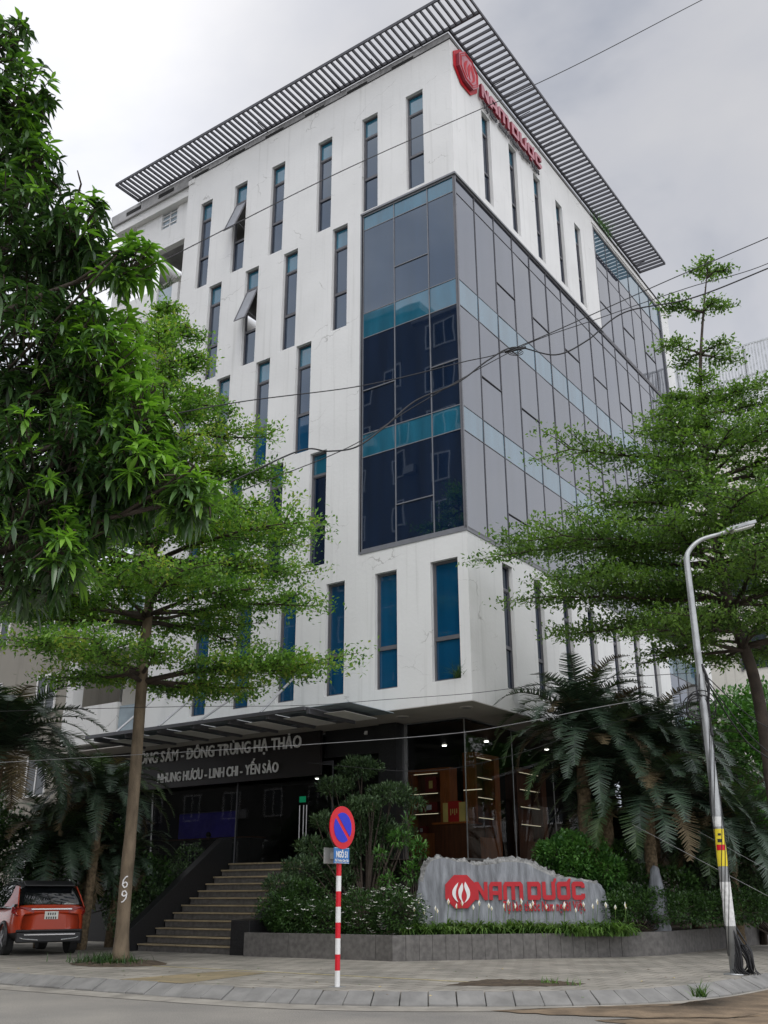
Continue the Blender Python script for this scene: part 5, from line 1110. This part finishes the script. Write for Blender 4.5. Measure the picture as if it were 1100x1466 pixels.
wire('thick sagging cable that loops through the knot before the glass facade', [at(1250, 320, 20), at(1100, 384, 19.6), at(990, 427, 19.1), at(895, 447, 18.7), at(840, 488, 18.4), at(795, 508, 18.2), at(738, 497, 18), at(700, 515, 17.8), at(655, 548, 17.6), at(595, 574, 17.4), at(550, 612, 17.2), at(510, 640, 17), at(470, 646, 16.8), at(430, 645, 16.7), at(330, 690, 16.2)], .016)
mb = MB(); c = at(738, 501, 18)
for k in range(3): mb.tube([c+_X*(.10*math.cos(a)*(1+.3*k))+Vector((0, 0, .07*math.sin(a)-.03*k)) for a in np.linspace(0, 6.0, 16)], .009, 5)
mb.tube([c-_X*.22+Vector((0, 0, -.05)), c+_X*.22+Vector((0, 0, .06))], .03, 6)
tag(mb.build('cable_knot', 'cable'), 'small looped knot where the overhead cables cross before the glass', 'cable')
wire('pale thin cable running low from the canopy across the showroom to the lamp post', [at(-60, 1095, 24), at(205, 1080, 23), at(440, 1066, 22), at(640, 1051, 21.5), at(740, 1036, 21), at(860, 1012, 20.8), Vector((lx, ly, 5.1))], .0065, 'cableg')
wire('fine cable stretched across the wall just above the soffit to the lamp post', [at(-60, 1020, 23.5), at(240, 1012, 22.5), at(430, 1010, 22), at(560, 1001, 21.7), at(680, 992, 21.4), at(820, 975, 21), Vector((lx, ly, 5.45))], .006)
for k, (x2, y2, r) in enumerate(((1100, 1085, .016), (1130, 1095, .012), (1150, 1060, .010))):
    wire(['thick drop cable falling right from the lamp post top clamp', 'second drop cable falling right close beside the thick one', 'thin upper drop cable sagging right from the lamp post'][k], [Vector((lx, ly, 5.5)), Vector((lx, ly, 5.5)).lerp(at(x2, y2, 23), .5)+Vector((0, 0, -.28)), at(x2, y2, 23), at(x2+120, y2+60, 25)], r)
wire('guy wire slanting to the ground right of the stickers on the lamp post', [at(905, 1180, 23), at(1100, 1283, 21)], .005, 'cableg', 3)
wire('upper guy wire slanting to the ground behind the lamp post', [at(1000, 1190, 23.5), at(1140, 1268, 22)], .004, 'cableg', 3)
wire('thin cable across the showroom glass under the cycad fronds', [at(440, 1092, 24.5), at(600, 1104, 24), at(720, 1085, 23.6), at(860, 1040, 23), Vector((lx, ly, 4.9))], .005)

# ------------------------------------------------------------------ red SUV
def car():
    # local axes: x forward, y left, z up, origin under the middle of the rear bumper
    p = gp(67, 1368); ang = math.atan2(.36, -.93); t = thing('parked_car', 'orange red SUV with dark rear window parked beside the palms at the left edge', 'car', (p.x, p.y, 0), ang); t.scale = (1.0, 1.0, 1.05)
    xs_ = [-.02, .04, .14, .3, .6, 1.0, 1.6, 2.4, 3.0, 3.5, 3.9, 4.15, 4.3]
    hw = [.70, .79, .85, .885, .90, .905, .905, .905, .90, .88, .83, .74, .62]
    zb = [.50, .36, .30, .27, .25, .25, .25, .25, .25, .26, .28, .34, .45]
    zm = [.62, .66, .68, .70, .70, .70, .70, .70, .70, .69, .67, .63, .60]
    zt = [.88, 1.06, 1.10, 1.10, 1.08, 1.06, 1.05, 1.04, 1.02, .99, .92, .84, .74]
    V = []; Q = []; mi = []
    for x, h, a, m, b in zip(xs_, hw, zb, zm, zt):
        V += [(x, -h*.90, a), (x, -h, (a+m)/2), (x, -h, m), (x, -h*.985, (m+b)/2), (x, -h*.94, b), (x, -h*.55, b+.02), (x, h*.55, b+.02), (x, h*.94, b), (x, h*.985, (m+b)/2), (x, h, m), (x, h, (a+m)/2), (x, h*.90, a)]
    for i in range(len(xs_)-1):
        for j in range(11): Q.append([i*12+j, i*12+j+1, (i+1)*12+j+1, (i+1)*12+j]); mi.append(1 if j in (0, 10) else 0)
        Q.append([i*12+11, i*12, (i+1)*12, (i+1)*12+11]); mi.append(1)
    k = len(xs_)-1
    for e_ in (0, k):
        for j in range(5): Q.append([e_*12+j, e_*12+j+1, e_*12+10-j, e_*12+11-j]); mi.append(1 if j == 0 else 0)
    b = npmesh('body', V, np.array(Q), ['carp', 'carb'], t, mi, smooth=True, local=True); sb = b.modifiers.new('s', 'SUBSURF'); sb.levels = sb.render_levels = 2
    # greenhouse: glass block with red pillars and a black roof
    gx = [.08, .42, .9, 2.0, 2.75, 3.35]; gzt = [1.10, 1.50, 1.60, 1.61, 1.52, 1.06]; gw = [.80, .70, .69, .69, .67, .76]
    V = []; Q = []; mi = []
    for x, z, w2 in zip(gx, gzt, gw):
        zl = 1.02; V += [(x, -.875, zl), (x, -w2, z-.05 if z > 1.2 else z), (x, -w2*.8, z), (x, w2*.8, z), (x, w2, z-.05 if z > 1.2 else z), (x, .875, zl)]
    for i in range(5):
        for j in range(5): Q.append([i*6+j, i*6+j+1, (i+1)*6+j+1, (i+1)*6+j]); mi.append(1 if (j in (1, 2, 3) and 1 <= i <= 3) else 0)
    npmesh('window_glass', V, np.array(Q), ['carg', 'carb'], t, mi, smooth=False, local=True).modifiers.new('b', 'BEVEL').width = .03
    mb = MB()
    for s in (-1, 1):
        mb.ext([(.0, s*.80, 1.03), (1.0, s*.885, 1.06), (.80, s*.80, 1.26), (.74, s*.715, 1.52), (.46, s*.70, 1.50), (.24, s*.76, 1.28)], (0, s*.02, 0))
        mb.tube(spline([(.75, s*.6, 1.62), (.9, s*.6, 1.675), (2.1, s*.6, 1.685), (2.4, s*.6, 1.63)], 4), .018, 6, 1); mb.ext([(1.75, s*.84, 1.05), (1.85, s*.84, 1.05), (1.88, s*.668, 1.56), (1.78, s*.668, 1.56)], (0, s*.012, 0), 2)
    mb.build('pillar', ['carp', 'chrome', 'carb'], t, local=True, bevel=.012)
    MB().ext([(.30, -.62, 1.50), (.30, .62, 1.50), (.62, .60, 1.60), (.62, -.60, 1.60)], (0, 0, .035)).build('spoiler', 'carb', t, local=True, bevel=.01)
    MB().box((-.03, -.50, .98), (.05, .50, 1.02)).build('light_bar', 'chrome', t, local=True, bevel=.008)
    for s in (-1, 1):
        mb = MB(); mb.ext([(-.015, s*.42, .90), (-.015, s*.42, 1.03), (.02, s*.76, 1.05), (.22, s*.90, 1.05), (.22, s*.915, .93), (.03, s*.80, .86)], (.03, 0, -.002)); mb.build('tail_light', 'lampr', t, local=True, bevel=.01)
    mb = MB(); mb.box((-.05, -.78, .28), (.10, .78, .50)); mb.box((-.055, -.80, .50), (.08, .80, .56)); mb.build('bumper', 'carb', t, local=True, bevel=.03)
    mb = MB(); mb.box((-.07, -.62, .44), (-.04, .62, .465)); mb.tube([(-.06, .28, .33), (-.06, .62, .36), (-.03, .74, .40)], .016, 6); mb.tube([(-.06, -.28, .33), (-.06, -.62, .36), (-.03, -.74, .40)], .016, 6); mb.build('bumper_trim', 'chrome', t, local=True)
    MB().box((-.012, -.60, .62), (.03, .60, .90)).build('tailgate_panel', 'carp', t, local=True, bevel=.02)
    pl = MB().box((-.035, -.165, .78), (-.012, .165, .95)).build('number_plate', 'pcream', t, local=True)
    mb = MB()
    for r_, z in ((4, .895), (5, .81)):
        for q in range(r_): mb.box((-.038, -.11+q*.055+(.02 if r_ == 4 else 0)-.012, z-.025), (-.0355, -.11+q*.055+(.02 if r_ == 4 else 0)+.018, z+.025))
    mb.build('plate_marks', 'ink', pl, local=True)
    for x in (.80, 3.35):
        for s in (-1, 1):
            mb = MB(); mb.tube([(x, s*.68, .33), (x, s*.70, .33), (x, s*.89, .33), (x, s*.905, .33)], [.29, .33, .33, .29], 28); wh = mb.build('wheel', 'tyre', t, local=True)
            mb = MB(); mb.tube([(x, s*.895, .33), (x, s*.912, .33)], [.225, .215], 24, 1)
            for q in range(5):
                a = q*1.2566; mb.obox((x+math.cos(a)*.11, s*.918, .33+math.sin(a)*.11), (math.cos(a)*.11, 0, math.sin(a)*.11), (-math.sin(a)*.028, 0, math.cos(a)*.028), (0, .012, 0), 0)
            mb.tube([(x, s*.90, .33), (x, s*.935, .33)], .05, 12, 0); mb.build('rim', ['rim', 'carb'], wh, local=True)
            mb = MB(); mb.tube([(x+.38*math.cos(a), s*.905, .33+.38*math.sin(a)) for a in np.linspace(-.25, 3.4, 16)], .045, 6); mb.build('wheel_arch', 'carb', t, local=True)
car()
# ------------------------------------------------------------------ neighbouring buildings
def box_building(name, label, a, b, mat, rows, cols, face, win=(1.2, 1.5), z0=3.2, dz=3.4, extra=None, roof=.5):
    t = thing(name, label, 'building', ((a[0]+b[0])/2, (a[1]+b[1])/2, a[2]))
    MB().box(a, b).build('wall', mat, t); MB().box((a[0]-.2, a[1]-.2, b[2]), (b[0]+.2, b[1]+.2, b[2]+roof)).build('roof', 'conc', t)
    ax, sgn = face; lo, hi = (a[1], b[1]) if ax == 0 else (a[0], b[0]); pos = (b[0] if sgn > 0 else a[0]) if ax == 0 else (b[1] if sgn > 0 else a[1])
    for i in range(rows):
        for j in range(cols):
            fr = MB(); gl = MB(); lg = MB()
            u0 = lo+(hi-lo)*(j+.5)/cols; z = z0+i*dz
            def bx(m, du0, du1, z_0, z_1, o0, o1, mi=0):
                p = (pos+sgn*o0, u0+du0, z_0) if ax == 0 else (u0+du0, pos+sgn*o0, z_0); q = (pos+sgn*o1, u0+du1, z_1) if ax == 0 else (u0+du1, pos+sgn*o1, z_1); m.box(p, q, mi)
            w2, h2 = win[0]/2, win[1]; bx(gl, -w2, w2, z, z+h2, -.1, .02); bx(fr, -w2-.08, -w2, z-.08, z+h2+.08, -.02, .06); bx(fr, w2, w2+.08, z-.08, z+h2+.08, -.02, .06); bx(fr, -w2, w2, z+h2, z+h2+.08, -.02, .06); bx(fr, -w2, w2, z-.08, z, -.02, .12); bx(fr, -.03, .03, z, z+h2, 0, .05)
            if extra == 'ac' and (i*7+j*3) % 4 == 0: bx(lg, w2+.2, w2+1.0, z-.1, z+.5, .02, .4)
            if extra == 'bal' and j % 2 == 0: bx(lg, -w2-.5, w2+.5, z-.9, z-.75, 0, 1.1); bx(lg, -w2-.5, w2+.5, z-.75, z+.1, 1.0, 1.1)
            f = fr.build('window', 'white', t); gl.build('pane', 'wglass', f)
            if lg.v: lg.build('balcony' if extra == 'bal' else 'aircon', 'ac', t)
    return t
# right of the tower: pale block with a slatted roof screen, and a low house
p0 = at(965, 600, 52); p1 = at(1260, 540, 60)
t = thing('slat_screen_building', 'pale building with a tall vertical slat screen on its roof right of the tower', 'building', (3, 32, 0))
bx0, by0 = 2.6, 36.0
MB().box((-3.2, 30.5, 0), (4.4, 44, 25.2)).build('wall', 'wall2', t)
mb = MB(); zb_, zt_ = 25.6, 31.3
for k in range(39): x = -2.6+k*.18; mb.box((x, 30.3, zb_), (x+.075, 30.38, zt_))
for z in (25.4, 27.3, 29.3, 31.3): mb.box((-2.7, 30.38, z), (4.4, 30.46, z+.10))
for k in range(4): mb.box((-2.6+k*2, 30.46, 25.2), (-2.5+k*2, 30.6, 31.4))
mb.build('slat_screen', 'galv', t)
for i in range(5):
    for j in range(2):
        f = MB().box((-1.08+j*3, 30.40, 4.42+i*4), (-1+j*3, 30.52, 6.68+i*4)).box((.4+j*3, 30.40, 4.42+i*4), (.48+j*3, 30.52, 6.68+i*4)).box((-1+j*3, 30.40, 6.6+i*4), (.4+j*3, 30.52, 6.68+i*4)).build('window', 'frame', t)
        MB().box((-1+j*3, 30.44, 4.5+i*4), (.4+j*3, 30.52, 6.6+i*4)).build('pane', 'wglass', f)
box_building('low_house', 'low beige house with balconies glimpsed under the trees at the right edge', (3.2, 24.8, 0), (14, 29.5, 7.6), 'beige', 2, 5, (1, -1), (1.1, 1.4), 1.6, 3.2, 'bal')
box_building('side_house', 'beige rendered house wall behind the palms at the far left', (-36, 3, 0), (-20.5, 14, 14), 'beige', 4, 4, (1, -1), (1.2, 1.5), 1.8, 3.4)
# across the street, seen mirrored in the glass
box_building('apartment_block', 'tall apartment block across the street mirrored in the left glass', (-19.0, -44, 0), (-12, -27, 38.5), 'far', 11, 2, (1, 1), (1.6, 1.8), 3.2, 3.3, 'ac')
box_building('apartment_block', 'darker apartment block beside it mirrored in the glass corner', (-27.5, -46, 0), (-19.6, -28, 40.5), 'far', 10, 2, (1, 1), (1.4, 1.7), 3.2, 3.5, 'ac')
box_building('apartment_block', 'long apartment block further left across the street with air conditioners', (-52, -44, 0), (-28.2, -27, 33), 'far', 9, 6, (1, 1), (1.5, 1.7), 3.2, 3.4, 'ac')
box_building('corner_shophouse', 'shophouse behind the viewer across the street mirrored in the lower panes', (-11, -44, 0), (1, -27, 17), 'far', 4, 4, (1, 1), (1.4, 1.7), 3.2, 3.4, 'bal')
# greenery beyond the tower on the right and left
def backtree(label, base, ells, n, sz, mat): 
    t = bush('background_tree', label, 'tree', base, ells, n, sz, sz*.5, mat, .07, group='trees behind the tower', part='crown'); return t
b_ = at(1075, 1120, 38); backtree('leafy green tree behind the low house at the right edge', (b_.x, b_.y, 0), [el(1040, 1060, 38, 1.6, 1.5, 1.3), el(1085, 1085, 38, 1.8, 1.5, 1.3), el(1060, 1030, 39, 1.4, 1.5, 1.2), el(1110, 1040, 38, 1.6, 1.5, 1.6), el(1000, 1085, 40, 1.4, 1.2, 1.0)], 9000, .24, 'hedgel')
b_ = at(1075, 1200, 33); backtree('bright bushy tree beside the side canopy at the right edge', (b_.x, b_.y, 0), [el(1085, 1150, 33, .7, .8, .5), el(1005, 1115, 34, .8, .8, .35), el(1100, 1190, 32, .9, .8, .5)], 4000, .16, 'hedgel')
